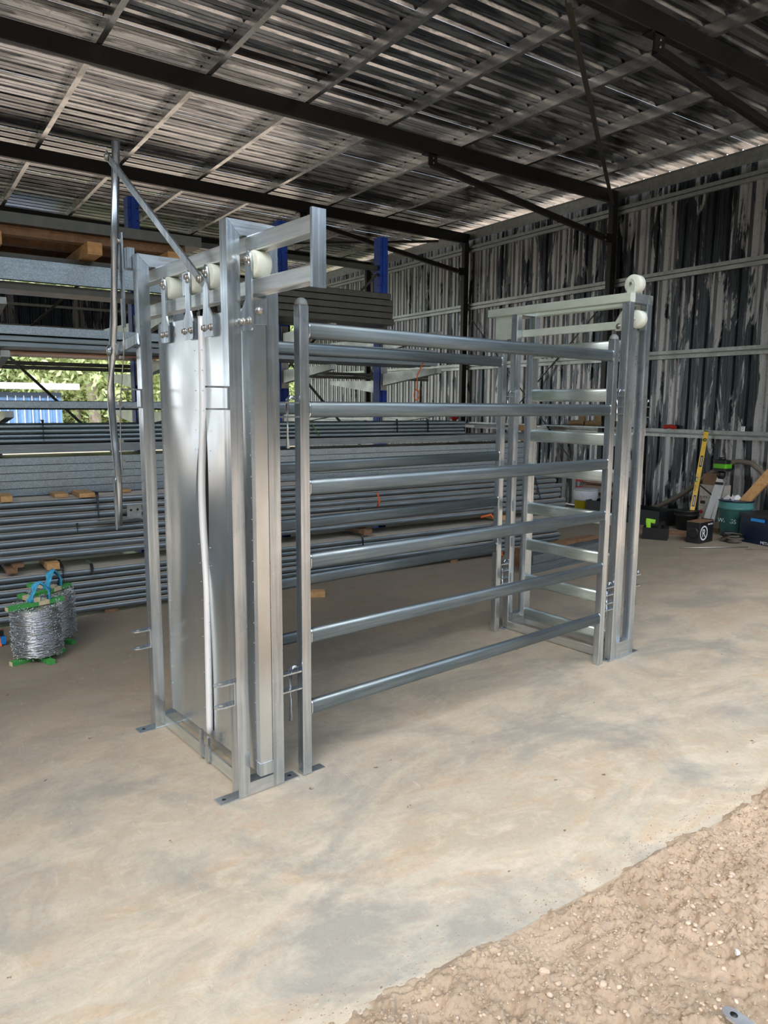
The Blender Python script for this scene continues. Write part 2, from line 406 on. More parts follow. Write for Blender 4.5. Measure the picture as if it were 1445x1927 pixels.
for (bx, by, n2) in ((0, 0, 260),):
    dd = MB()
    for k in range(700):
        x = rc.uniform(.5, 3.6); y = SLAB+abs(rc.gauss(0, .07)); c_ = rc.uniform(.0012, .0035)
        dd.add([(x-c_, y, .0005), (x+c_, y-c_*.5, .0005), (x, y+c_, .0005), (x, y, .0005+c_)], [(0, 1, 3), (1, 2, 3), (2, 0, 3)])
    dd.build('spilled_dirt', 'dirt', label='crumbs of dirt spilled onto the edge of the slab', cat='soil', kind='stuff')
st = obj('rock', stone_mesh(9, 'stone_white'), label='small white broken stone lying in the dirt near the right edge', cat='rock', loc=(1.823, .954, .022), rot=(.3, .2, .9)); st.scale = (.010, .006, .012)
for (x, y, sc_, lb) in ((1.33, 1.20, .012, 'pale flat pebble at the foot of the tyre tread marks'), (1.42, 1.08, .011, 'tan rounded pebble in the dirt left of the white stone'), (2.14, 1.16, .013, 'tan rounded stone on the dirt by the right frame edge')):
    o = obj('rock', bmv[1], label=lb, cat='rock', loc=(x, y, zsoil(x, y)+.002), rot=(0, 0, x*9)); o.scale = (sc_, sc_, sc_)

# ------------------------------------------------------------------ shed: roof, wall, frames
XW = 8.6; SLP = .0155
def zb(x): return 4.28+SLP*(XW-x)              # underside of the rafters
RD = .165; PH = .10
YS, YE, XL = 1.15, 16.75, -10.0
ceil = thing('ceiling', kind='structure')
def rib_profile(width, pitch, h, n):
    """pan-and-rib profile: (across, height)"""
    pts = []; k = int(round(width/pitch))
    for i in range(k):
        b = i*pitch; pts += [(b, 0), (b+pitch*.36, 0), (b+pitch*.38, .003), (b+pitch*.42, 0), (b+pitch*.72, 0), (b+pitch*.80, h), (b+pitch*.92, h)]
    pts.append((k*pitch, 0)); return pts
def ribbed(width, pitch, h, length_axis_pts):
    pass
prof = rib_profile(.80, .20, .028, 4)
rs = MB()
zA = zb(XL)+RD+PH; zB = zb(XW)+RD+PH
nx = 2
vs = []
for (x, z) in ((XL, zA), (XW+.16, zB-SLP*.16)): vs += [(x, p, z+h) for p, h in prof]
n = len(prof); rs.add(vs, [(j, j+1, n+j+1, n+j) for j in range(n-1)])
rmesh = rs.mesh('roof_sheet', 'roof_zinc')
y = YS
while y < YE-.1:
    obj('roof_sheet', rmesh, ceil, loc=(0, y, random.uniform(0, .002))); y += .80
PX = [XW-1.03*k-.7 for k in range(0, 18)]
PX = [x for x in PX if x > XL]
cprof = lambda: [(0, 0), (.052, 0), (.052, .016), (.049, .016), (.049, .003), (.003, .003), (.003, .097), (.049, .097), (.049, .084), (.052, .084), (.052, .1), (0, .1)]
pm = MB(); pm.prism([(p[0], p[1]) for p in cprof()], 1, YS+.02, YE-.02); pmesh = pm.mesh('purlin', 'galv_purlin')
for i, x in enumerate([7.905, 6.86, 5.82, 4.775, 3.77, 2.735, 1.755, .73, -.30, -1.33, -2.36, -3.39, -4.42, -5.45, -6.5, -7.5, -8.5, -9.5]):
    obj('purlin', pmesh, ceil, loc=(x-.03, 0, zb(x-.03)+RD))
# eave gutter strip closing the gap between roof and right wall
em = MB(); em.prism([(XW+.005, 4.335), (XW+.02, 4.335), (XW+.02, 4.485), (XW-.03, 4.490), (XW-.03, 4.482), (XW+.005, 4.475)], 1, YS, YE)
em.build('trim_1', 'galv_old', kind='structure')
# ridge-lap fringe of sealing foam seen along one purlin
RY = [.78, 3.91, 7.05, 10.20, 13.35, 16.50]
rnames = {.78: None, 3.91: 'black steel roof beam crossing the top right corner', 7.05: 'black steel roof beam running from upper left to the nearer wall column',
          10.20: 'black steel roof beam ending at the far wall column behind the side rails', 13.35: 'black steel roof beam just above the racked timber', 16.50: 'black steel roof beam over the far open end of the shed'}
for Y0 in RY:
    if not rnames[Y0]: continue
    rb = MB(); rb.sweep([(XL, Y0, zb(XL)+RD/2), (XW-.005, Y0, zb(XW)+RD/2)], rr(.075, RD-.002, .008)); rb.build('roof_beam', 'black_steel', label=rnames[Y0], cat='beam')
# wall of ribbed sheets on the right
wr = thing('wall_right', kind='structure')
ws = MB(); vs = []
for z in (.01, 4.40): vs += [(XW+.062+h, -p, z) for p, h in prof]
ws.add(vs, [(j, j+1, n+j+1, n+j) for j in range(n-1)]); wmesh = ws.mesh('wall_sheet', 'wall_zinc')
y = YE
while y > 1.4:
    obj('wall_sheet', wmesh, wr, loc=(random.uniform(0, .003), y, 0)); y -= .80
gp = [(0, 0), (-.045, 0), (-.045, .040), (-.012, .046), (-.012, .054), (-.045, .060), (-.045, .105), (0, .105)]
for z in (1.11, 2.13, 3.16, 4.13):
    g = MB(); g.prism([(XW+.055+p[0], z+p[1]) for p in gp], 1, 1.4, 16.6); g.build('girt', 'galv_old', wr)
for Y0, lb in ((3.91, 'black steel wall column beyond the right frame edge'), (7.05, 'black steel column behind the slide gate'), (10.20, 'black steel column seen above the side rails'), (13.35, 'black steel column behind the blue rack post'), (16.50, 'black steel corner column at the far end of the wall')):
    c = MB(); c.sweep([(XW-.045, Y0, 0), (XW-.045, Y0, 4.28)], rr(.085, .10, .006)); o = c.build('wall_column', 'black_steel', label=lb, cat='column')
    pl = MB(); pl.box(XW-.11, XW-.001, Y0-.07, Y0+.07, 0, .012); pl.build('base_plate', 'black_steel', o)
def brace(Y0, x0, x1, z1, lb):
    t = thing('knee_brace', lb, 'brace', (x1, Y0, z1))
    a = Vector((x0-x1, 0, zb(x0)-.10-z1)); b = Vector((-.09, 0, 0))
    s = MB(); s.bar(a, b, .065, .065, .004); s.build('arm', 'black_steel', t)
    for (p, r) in ((a, 0), (b, 1)):
        k = MB()
        if r == 0: k.box(a.x-.07, a.x+.05, -.045, -.027, a.z-.03, a.z+.10).box(a.x-.11, a.x+.11, -.045, .045, a.z+.088, a.z+.10)
        else: k.box(-.13, -.002, -.045, -.027, -.06, .06).box(-.012, -.002, -.045, .045, -.08, .08)
        br = k.build('bracket', 'black_steel', t)
        for dz in (-.0, .05) if r == 0 else (-.03, .03):
            q = MB(); q.lathe([(0, 0), (.011, 0), (.011, .01), (0, .01)], (p.x-.01-(.05 if r else 0), -.056, p.z+dz), 1, 6); q.build('bolt', 'bolt_steel', br)
brace(7.05, 5.38, XW-.09, 3.80, 'black knee brace from the roof beam down to the column behind the slide gate')
brace(10.20, 5.39, XW-.09, 3.80, 'black knee brace passing behind the tallest blue rack post')
brace(3.91, 5.14, XW-.09, 3.80, 'black knee brace at the top right corner')
def strut(a, b, lb):
    s = MB(); s.sweep([a, b], [(0, 0), (.045, 0), (.045, .004), (.004, .004), (.004, .045), (0, .045)]); s.build('roof_strut', 'dark_zinc', label=lb, cat='strut')
strut((4.17, 3.95, zb(4.17)-.05), (8.44, 7.0, zb(8.44)-.05), 'thin dark angle strut slanting across the roof to the top of the nearer column')
strut((4.74, 13.3, zb(4.74)-.05), (8.0, 10.25, zb(8)-.05), 'thin dark angle strut crossing the roof behind the blue rack post')
for (a, b, lb) in (((10.03, 2.98), (7.3, .35), 'one thin steel strap of the wall cross bracing, falling towards the slide gate'), ((7.27, 2.87), (10.0, .5), 'thin steel wall bracing strap rising towards the nearer column')):
    s = MB(); s.sweep([(XW-.005, a[0], a[1]), (XW-.005, b[0], b[1])], rr(.004, .032, .001, 1), up=(1, 0, 0)); s.build('bracing_strap', 'galv_old', label=lb, cat='strap')
# back gable: sheets hang above the open far end
wb = thing('wall_back', kind='structure')
ws = MB(); vs = []
for z in (3.05, 3.72): vs += [(p, 16.62-h, z) for p, h in prof]
ws.add(vs, [(j, n+j, n+j+1, j+1) for j in range(n-1)]); wm2 = ws.mesh('wall_sheet', 'wall_zinc_back')
x = XL
while x < 8.0: obj('wall_sheet', wm2, wb, loc=(x, random.uniform(0, .003), 0)); x += .80
for z in (3.42,):
    g = MB(); g.prism([(16.55, z), (16.59, z), (16.59, z+.05), (16.55, z+.05)], 0, XL, 8.55); g.build('girt', 'galv_old', wb)
g = MB(); g.box(XL, 8.55, 16.54, 16.66, 3.02, 3.05); g.build('girt', 'galv_old', wb)

g = MB(); g.box(XL, 8.5, 16.60, 16.615, 3.70, 3.88); g.build('gap_sky_board', 'white_plastic', kind='structure')  # white board standing in for bright sky through the gap above the sheets

# ------------------------------------------------------------------ cattle crush (own axes)
OX, OY, CYAW = 1.0073, 2.468, math.radians(5.6844)
def crush(name, label, cat): return thing(name, label, cat, (OX, OY, 0), CYAW)
def G(m, name, mat, par, **k): return m.build(name, mat, par, **k)
PW = .05
def bolt(par, x, y, z, axis=0, r=.010, L=.010, mat='bolt_steel'):
    q = MB(); sgn = -1
    c = [x, y, z]
    q.lathe([(0, 0), (r, 0), (r, -L), (0, -L)], tuple(c), axis, 6)
    q.lathe([(0, 0), (r*1.35, 0), (r*1.35, -.002), (0, -.002)], tuple(c), axis, 14)
    return q.build('bolt', mat, par)
def lug_pair(par, y, z0, z1):
    """bent flat with two drilled tongues pointing out of the post"""
    q = MB(); yy = y+.004
    for z in (z0, z1):
        pts = [(-.001, yy), (-.06, yy), (-.075, yy+.008), (-.080, yy+.02), (-.075, yy+.032), (-.06, yy+.04), (-.001, yy+.04)]
        hole = [(-.055+.009*math.cos(a*PI/4), yy+.02+.009*math.sin(a*PI/4)) for a in range(8)]
        # ring of quads between outline and hole
        out = [(-.001, yy), (-.055, yy), (-.074, yy+.007), (-.080, yy+.02), (-.074, yy+.033), (-.055, yy+.04), (-.001, yy+.04), (-.001, yy+.02)]
        hol = [(-.047, yy+.014), (-.055, yy+.010), (-.062, yy+.014), (-.065, yy+.02), (-.062, yy+.026), (-.055, yy+.030), (-.047, yy+.026), (-.044, yy+.02)]
        vs = [(x, y_, zz) for zz in (z-.003, z+.003) for x, y_ in out+hol]
        fs = []
        for i in range(8):
            j = (i+1) % 8
            fs += [(i, j, 8+j, 8+i), (16+i, 24+i, 24+j, 16+j), (i, 16+i, 16+j, j), (8+i, 8+j, 24+j, 24+i)]
        q.add(vs, fs)
    q.box(-.006, -.0005, yy, yy+.04, z0+.003, z1-.003)
    return q.build('lug', 'galv_new', par)
def wheel(name, par, x0, x1, y, z, r=.046, mat='nylon'):
    q = MB(); q.lathe([(.012, x0), (r-.006, x0), (r, x0+.006), (r, x1-.006), (r-.006, x1), (.012, x1)], (0, y, z), 0, 32)
    o = q.build(name, mat, par); a = MB(); a.tube([(x0-.016, y, z), (x1+.01, y, z)], .009, 10); a.build('axle', 'bolt_steel', o)
    return o
HT = 2.129
def portal(par, x0, y0, p2, mat='galv_new', plate=True, y_sgn=1):
    x3 = p2+PW
    q = MB(); q.prism([(x0, .006), (x0, HT), (x0+PW, HT-PW), (x0+PW, .006)], 1, y0, y0+PW); G(q, 'post', mat, par)
    q = MB(); q.prism([(p2, .006), (p2, HT-PW), (x3, HT), (x3, .006)], 1, y0, y0+PW); G(q, 'post', mat, par)
    q = MB(); q.prism([(x0+.0012, HT), (x3-.0012, HT), (p2, HT-PW+.001), (x0+PW, HT-PW+.001)], 1, y0, y0+PW); G(q, 'header', 'galv_new_x', par)
    q = MB(); q.box(x0+PW, p2, y0, y0+PW, .006, .056); G(q, 'base_rail', 'galv_new_x', par)
def foot(par, x0, x1, y0, y1):
    q = MB(); q.box(x0, x1, y0, y1, 0, .006); o = G(q, 'foot_plate', 'galv_new_x', par)
    for x in (x0+.028, x1-.028):
        h = MB(); h.lathe([(0, .0061), (.008, .0061), (.008, .0066), (0, .0066)], (x, (y0+y1)/2, 0), 2, 12); h.build('bolt_hole', 'black_plastic', o)
hb = crush('head_gate', 'tall galvanised front gate frame of the cattle crush with two sliding sheet doors', 'gate')
portal(hb, 0, 0, .153); portal(hb, 0, .795, .153)
foot(hb, -.075, .275, .004, .046+.012); foot(hb, -.075, .275, .790, .85)
for z0, z1, nm in ((2.022, 2.078, 'track_rail'), (1.877, 1.930, 'track_rail')):
    q = MB(); q.bar((.100, -.40, (z0+z1)/2), (.100, 1.0, (z0+z1)/2), .05, z1-z0, .005); G(q, nm, 'galv_new_y', hb)
q = MB(); q.box(.074, .126, -.412, -.400, 1.862, 2.098); G(q, 'end_plate', 'galv_new', hb)
# uprights of the track inside the frame
q = MB(); q.bar((.1, .50, 1.932), (.1, .50, 2.020), .05, .05, .004); G(q, 'track_spacer', 'galv_new', hb)
for x in (.046, .130):
    q = MB(); q.box(x, x+.008, PW+.001, .794, .006, .058); G(q, 'guide_channel', 'galv_new_y', hb)
for y in (.325, .385):
    q = MB(); q.box(.034, .045, y, y+.022, .01, .135 if y > .35 else .12); G(q, 'guide_pin', 'galv_new', hb)
def bowz(z):
    t = (z-1.13)/.42
    return math.cos(t*PI/2)**2 if abs(t) < 1 else 0
def door(par, y_in, y_out, bow, zb0=.10, zt=1.835):
    """ribbed-free sheet door; the inner edge is cut back by bow for the animal's neck"""
    d = obj('sliding_door', None, par)
    nz, ny = 64, 14; vs = []; fs = []
    for side in (0, 1):
        for i in range(nz+1):
            z = zb0+(zt-zb0)*i/nz; yi = y_in+bow*bowz(z)
            for j in range(ny+1):
                t = j/ny; y = yi+(y_out-yi)*t
                x = .070-.012*math.sin(PI*t)**2*math.sin(PI*i/nz)-.014*bowz(z)*math.exp(-((t)/.35)**2)+.004*math.sin(5*z+3*t)
                if side: x = .112
                vs.append((x, y, z))
    W_ = ny+1; S = (nz+1)*W_
    for s in (0, 1):
        for i in range(nz):
            for j in range(ny):
                a = s*S+i*W_+j; q_ = (a, a+1, a+W_+1, a+W_); fs.append(q_)
    for i in range(nz):
        for j in (0, ny):
            a = i*W_+j; fs.append((a, a+W_, S+a+W_, S+a))
    for j in range(ny):
        for i in (0, nz):
            a = i*W_+j; fs.append((a, a+1, S+a+1, S+a))
    b = MB(); b.add(vs, fs, True); o = b.build('door_sheet', 'galv_sheet', d)
    md = o.modifiers.new('edge', 'EDGE_SPLIT'); md.split_angle = math.radians(40)
    # rivet-like weld dots near both edges
    wd = MB()
    for k in range(22):
        z = zb0+.05+k*(zt-zb0-.1)/21
        for yy in (y_in+bow*bowz(z)+(.012 if y_out > y_in else -.012), y_out-(.006 if y_out > y_in else -.006)):
            wd.lathe([(0, 0), (.0028, 0), (.002, -.002), (0, -.0025)], (.0655 if abs(yy-y_out) < .02 else .058, yy, z), 0, 6)
    ws_ = wd.build('weld_dots', 'galv_new', d); ws_['kind'] = 'stuff'
    return d
d1 = door(hb, .378, .745, .030); d2 = door(hb, .340, -.030, -.045)
# rounded edge tube on the far door, closing against the near one
q = MB(); q.tube([(.066, .338+.030*(1.835-z)/1.7+.030*bowz(z), z) for z in np.linspace(.12, 1.835, 46)], .0150, 12); G(q, 'edge_tube', 'zinc_tube', d1)
q = MB(); q.sweep([(.092, .368+.028*bowz(z), z) for z in np.linspace(.13, 1.82, 30)], rr(.020, .040, .002, 1), up=(1, 0, 0)); G(q, 'gap_shade', 'black_plastic', d1)  # black strip added so the door gap reads as deep shade
q = MB(); q.box(.064, .116, -.058, -.0315, .100, 1.845); G(q, 'edge_channel', 'galv_sheet', d2)
q = MB(); q.box(.060, .120, -.061, -.030, 1.775, 1.865); cp = G(q, 'corner_cap', 'galv_new', d2)
qb = MB(); qb.lathe([(0, 0), (.013, 0), (.013, -.010), (0, -.010)], (.09, -.0615, 1.822), 1, 6); qb.build('bolt', 'bolt_steel', cp)
q = MB(); q.box(.062, .118, -.060, -.030, .100, .150); G(q, 'corner_cap', 'galv_new', d2)
q = MB(); q.box(.066, .114, .741, .758, .10, 1.84); G(q, 'edge_channel', 'galv_new', d1)
def hanger(par, y, foot_y0, foot_y1, top=1.99):
    """flat hanger plate from the wheel axle down over the track to the door"""
    a = y-.020; b = y+.020
    poly = [(a, top-.008), (a+.008, top+.018), (y, top+.028), (b-.008, top+.018), (b, top-.008), (b, 1.86), (foot_y1, 1.82), (foot_y1, 1.76), (foot_y1-.006, 1.752), (foot_y0+.006, 1.752), (foot_y0, 1.76), (foot_y0, 1.82), (a, 1.86)]
    q = MB(); q.prism(poly, 0, .050, .057); o = q.build('hanger', 'galv_new', par)
    bolt(o, .050, y, top); bolt(o, .050, foot_y0+.015, 1.785); bolt(o, .050, foot_y1-.015, 1.785)
    return o
for dd, y, f0, f1 in ((d1, .655, .615, .690), (d1, .425, .385, .475), (d2, .270, .215, .300), (d2, -.055, -.075, .0)):
    hanger(dd, y, f0, f1); wheel('wheel', dd, .062, .122, y-.002, 1.976)
lug_pair(hb, .003, 1.482, 1.559); lug_pair(hb, .003, .381, .467); lug_pair(hb, .80, 1.482, 1.559); lug_pair(hb, .80, .396, .476)
# hand lever, link and locking gear on the far side
lv = [(-.05, .845, 2.575), (-.05, .905, 2.2), (-.05, .965, 1.85), (-.05, 1.005, 1.70), (-.05, 1.035, 1.56), (-.05, 1.040, 1.49), (-.05, 1.015, 1.30), (-.05, .992, 1.17), (-.05, 1.0, 1.05), (-.05, 1.016, .937)]
q = MB(); q.tube(lv, .0165, 16); lever = G(q, 'hand_lever', 'galv_new', hb)
bolt(lever, -.066, .994, 1.732, 0, .018, .008, 'galv_new'); bolt(lever, -.066, .994, 1.150, 0, .012, .008, 'galv_new')
def flat(a, b, wdt, th, up=(1, 0, 0)):
    q = MB(); q.sweep([a, b], rr(wdt, th, min(wdt, th)*.45, 2), up); return q
q = flat((-.072, .905, 2.535), (.036, .255, 1.945), .034, .008); lk = G(q, 'link_bar', 'galv_new', hb)
bolt(lk, -.075, .890, 2.520, 0, .012, .008); bolt(lk, .030, .275, 1.963, 0, .012, .010)
q = flat((-.035, .985, 1.735), (-.008, .800, 1.775), .050, .010); G(q, 'pivot_arm', 'galv_new', hb)
q = MB(); pts = [(.985, 2.20)]
for k in range(14): pts += [(1.003-k*.002, 2.19-k*.0115), (.995-k*.002, 2.184-k*.0115)]
pts += [(.955, 2.02), (.955, 2.20)]; q.prism(pts, 0, -.012, -.006); G(q, 'ratchet_plate', 'galv_new', hb)
q = MB(); q.box(-.030, -.022, .888, .915, 1.95, 2.225); q.box(-.02, .012, .80+PW+.001, .915, 2.075, 2.16); lp = G(q, 'latch_plate', 'galv_new', hb)
bolt(lp, -.031, .900, 2.19)
q = MB(); q.box(-.034, -.020, .897, .915, 1.83, 1.95); G(q, 'turnbuckle', 'galv_new', hb)
q = MB(); q.tube([(-.030, .905, 1.83), (-.030, .912, 1.72), (-.036, .965, 1.50), (-.042, .970, 1.30), (-.046, .945, 1.20), (-.05, .962, 1.14)], .0028, 6)
for z, y in ((1.70, .918), (1.50, .965), (1.33, .968), (1.24, .95)): q.box(-.046, -.030, y-.010, y+.010, z-.006, z+.006)
G(q, 'cable', 'bolt_steel', hb)
q = flat((-.074, .985, 1.16), (-.074, .975, .925), .016, .006); G(q, 'trigger', 'galv_new', hb)

def pins(par, x0, x1, zs, y=.004, pin=None):
    """tongues between two posts and the bent pin dropped through them"""
    for z in zs:
        q = MB(); q.box(x0+.001, x1-.001, y+.003, y+.037, z-.003, z+.003); q.build('hinge_lug', 'galv_new', par)
    xm = (x0+x1)/2; zt, zl = pin
    q = MB(); q.tube([(xm+.035, y+.02, zt+.004), (xm+.012, y+.02, zt+.008), (xm, y+.02, zt-.006), (xm, y+.02, zl)], .0075, 8); q.build('hinge_pin', 'galv_new', par)
def side_panel(label, y0):
    t = crush('side_panel', label, 'panel'); h = 1.8666; x0, x1 = .2931, 2.3463; pw = .044
    for x in (x0, x1):
        q = MB(); q.sweep([(x+pw/2, y0+pw/2, 0.004), (x+pw/2, y0+pw/2, h)], rr(pw, pw, .006)); p = q.build('post', 'galv_new', t)
        c = MB(); c.lathe([(.001, .030), (.012, .028), (.022, .018), (.026, .004), (.026, 0)], (x+pw/2, y0+pw/2, h), 2, 16); c.build('cap', 'cap_plastic', p)
    q = MB(); q.box(x0-.001, x0+.11, y0+.004, y0+.044, 0, .004); q.build('foot_plate', 'galv_new_x', t)
    q = MB(); q.box(x1-.001, x1+.045, y0+.004, y0+.044, 0, .004); q.build('foot_plate', 'galv_new_x', t)
    for z in (1.778, 1.481, 1.180, .885, .580, .280):
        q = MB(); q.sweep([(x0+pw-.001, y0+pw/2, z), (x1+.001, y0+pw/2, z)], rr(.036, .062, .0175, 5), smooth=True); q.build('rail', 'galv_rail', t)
        for xx, dx in ((x0+pw, 1), (x1, -1)):
            w_ = MB(); w_.sweep([(xx, y0+pw/2, z), (xx+dx*.006, y0+pw/2, z)], rr(.041, .067, .02, 4)); w_.build('weld', 'galv_new', t)
    pins(t, .203, x0, (1.506, 1.453), y0, (1.52, 1.335)); pins(t, .203, x0, (.447, .376), y0, (.46, .246))
    pins(t, x1+pw, 2.4698, (1.56, 1.50, 1.46), y0, (1.585, 1.42)); pins(t, x1+pw, 2.4698, (.455, .41, .36, .32), y0, (.47, .27))
    return t
side_panel('nearer six-rail galvanised side panel of the cattle crush', -.002)
side_panel('farther six-rail galvanised side panel of the crush, partly hidden by the nearer one', .802)

sg = crush('slide_gate', 'galvanised rear frame of the crush with a barred gate and a white wheel on top', 'gate')
X1, X2 = 2.47, 2.652
for y0 in (-.004, .800):
    q = MB(); q.sweep([(X1+PW/2, y0+PW/2, .006), (X1+PW/2, y0+PW/2, HT-PW)], rr(PW, PW, .006)); q.build('post', 'galv_new', sg)
    q = MB(); q.sweep([(X2+PW/2, y0+PW/2, .006), (X2+PW/2, y0+PW/2, HT-PW)], rr(PW, PW, .006)); q.build('post', 'galv_new', sg)
    q = MB(); q.box(X1+PW, X2, y0, y0+PW, .006, .10); q.build('base_rail', 'galv_new_x', sg)
    q = MB(); q.box(X1+.05, X2+PW, y0, y0+PW, HT-PW, HT); q.build('header', 'galv_new_x', sg)
    foot(sg, X1-.03, X2+PW+.06, y0-.002, y0+.055)
for xx in (X1, X2):
    q = MB(); q.bar((xx+PW/2, -.004, HT-PW/2), (xx+PW/2, 1.055, HT-PW/2), PW-.001, PW, .006); q.build('lintel', 'galv_pale', sg)
q = MB(); q.box(X1, X1+.008, PW, .80, .006, .056); q.build('sill', 'galv_new_y', sg)
q = MB(); q.box(X2, X2+.008, PW, .80, .006, .056); q.build('sill', 'galv_new_y', sg)
q = MB(); q.bar((X1+.066, .835, 1.962), (X1+.066, .11, 1.962), .02, .045, .004); q.build('stop_bar', 'galv_pale', sg)
q = MB(); q.prism([(.050, 1.930), (.115, 1.93), (.115, 1.985), (.075, 2.045), (.05, 2.045)], 0, X1+.05, X1+.056); gs = q.build('gusset', 'galv_pale', sg)
bolt(gs, X1+.05, .095, 1.955, 0, .012, .008)
q = MB(); q.prism([(.852, 1.93), (1.0, 1.93), (1.0, HT-PW), (.852, HT-PW)], 0, X1+.02, X1+.026); q.build('gusset', 'galv_pale', sg)
gt = obj('barred_gate', None, sg)
for y in (.055, .765):
    q = MB(); q.bar((2.585, y, .09), (2.585, y, 1.905 if y > .5 else 1.94), .05, .05, .005); q.build('stile', 'galv_new', gt)
q = MB(); q.bar((2.55, .045, 1.66), (2.55, .045, 1.93), .02, .05, .004); q.build('stile_tab', 'galv_new', gt)
for z in (1.845, 1.568, 1.308, 1.09, .830, .583, .340, .108):
    q = MB(); q.sweep([(2.585, .741, z), (2.585, .079, z)], rr(.036, .078, .017, 5), smooth=True); q.build('bar', 'galv_gate', gt)
w1 = wheel('wheel', sg, 2.530, 2.590, .028, 2.183, .052)
for xx in (2.521, 2.593):
    q = MB(); q.prism([(.004, HT), (.052, HT), (.052, 2.185), (.040, 2.205), (.028, 2.212), (.016, 2.205), (.004, 2.185)], 0, xx, xx+.006); q.build('wheel_bracket', 'galv_pale', sg)
wheel('wheel', sg, 2.575, 2.635, .030, 1.995, .05)
pins(sg, X2+PW, X2+PW+.05, (.49, .42), -.004, (.50, .30)); pins(sg, X2+PW, X2+PW+.05, (1.50, 1.44), -.004, (1.53, 1.33))

# ------------------------------------------------------------------ cantilever rack
YU = 6.85
rk = thing('cantilever_rack', 'tall blue cantilever rack with galvanised arms holding the steel lengths', 'rack', (0, YU, 0))
UX = [.72, 1.92, 3.36, 4.56]
um = MB(); um.box(-.05, .05, -.06, -.052, 0, 3.28).box(-.05, .05, .052, .06, 0, 3.28).box(-.05, -.044, -.052, .052, 0, 3.28)
um.box(-.018, .018, -.068, -.06, 0, 3.28).box(.0, .05, -.052, .052, 3.27, 3.28)
umesh = um.mesh('upright', 'blue_paint')
hm = MB()
for k in range(30):
    z = .2+k*.103
    for x in (-.034, .034): hm.lathe([(0, 0), (.007, 0), (.007, -.001), (0, -.001)], (x, -.0602, z), 1, 8)
    hm.lathe([(0, 0), (.007, 0), (.007, -.001), (0, -.001)], (-.0502, -.02, z), 0, 8)
hmesh = hm.mesh('punch_holes', 'black_plastic')
for x in UX:
    u = obj('upright', umesh, rk, loc=(x, 0, 0)); h = obj('punch_holes', hmesh, u, kind='stuff')
    q = MB(); q.box(-.05, .05, -1.05, 1.0, 0, .02); q.build('base_foot', 'galv_old', u)
LV = [1.10, 1.44, 1.86, 2.22]
def arm_mesh(sgn):
    a = MB(); L = 1.05
    a.add([(sx*w_, sgn*y, z) for sx in (-1, 1) for (w_, y, z) in ((.028, .075, -.15), (.028, L, -.045), (.028, L, 0), (.028, .075, -.02))],
          [(0, 1, 2, 3), (4, 7, 6, 5), (0, 4, 5, 1), (1, 5, 6, 2), (2, 6, 7, 3), (3, 7, 4, 0)])
    a.box(-.04, .04, sgn*.068 if sgn > 0 else -.078, sgn*.078 if sgn > 0 else -.068, -.20, .05)
    return a.mesh('arm', 'galv_old')
AF, AR = arm_mesh(-1), arm_mesh(1)
for x in UX:
    for z in LV[1:]: obj('arm', AF, rk, loc=(x, 0, z))
    for z in (1.12, 1.46, 1.785, 2.24): obj('arm', AR, rk, loc=(x, 0, z))
def rbar(par, a, b, w_=.022, name='cross_brace', mat='dark_zinc'):
    q = MB(); q.bar(a, b, w_, w_, .003, seg=1); q.build(name, mat, par)
for i in range(3):
    a, b = UX[i]+.052, UX[i+1]-.052
    rbar(rk, (b, -.01, 2.90), (a, -.01, 1.86)); rbar(rk, (a, .02, 1.98), (b, .02, .86)); rbar(rk, (b, -.01, .80), (a, -.01, .22))
    rbar(rk, (a, .0, 2.96), (b, .0, 2.96), .05, 'tie_beam', 'dark_zinc')

# stock: every length is a thing
def pipe_mesh(L, r, mat, n=10):
    q = MB(); q.tube([(0, 0, 0), (L, 0, 0)], r, n, cap=False)
    q.tube([(L, 0, 0), (0, 0, 0)], r*.86, n, cap=False); me = q.mesh('steel_pipe', mat)
    return me
ORD = ['lowest', 'second', 'third', 'fourth', 'fifth', 'sixth', 'seventh', 'eighth']
def stock(name, me, spots, label, cat, group, front=None):
    """spots; where front is given, the foremost piece of each row gets a label naming its row"""
    seen = []
    for (x, y, z) in spots:
        lb = label
        if front and z not in seen: lb = ORD[len(seen)]+' front '+front; seen.append(z)
        obj(name, me, None, lb, cat, group, None, (x, y, z))
pA = pipe_mesh(6.5, .0222, 'pipe_dusty')
sp = []
for k in range(7):
    for j in range(3 if k < 6 else 9): sp.append((-.62+random.uniform(-.03, .03), 5.36+.0222*(k % 2)+j*.0452, .052+k*.0452))
stock('steel_pipe', pA, sp, 'thin grey steel pipe in the strapped bundle lying on the floor under the rack', 'pipe', 'pipes of the lowest floor bundle', 'pipe of the thin floor bundle under the rack')
pB = pipe_mesh(6.55, .0245, 'pipe_dusty')
rows = [(.452, 5.40), (.502, 5.40), (.552, 5.435), (.602, 5.475), (.652, 5.475), (.702, 5.515), (.752, 5.53), (.802, 5.56)]
sp = []
for z, y0 in rows:
    for j in range(9 if z > .75 else 3): sp.append((-.60+random.uniform(-.05, .08), y0+j*.052, z))
stock('steel_pipe', pB, sp, 'grey dust-topped steel pipe in the stepped middle stack above the floor bundle', 'pipe', 'pipes of the stepped middle stack', 'pipe, counted upward, in the stepped dusty middle stack')
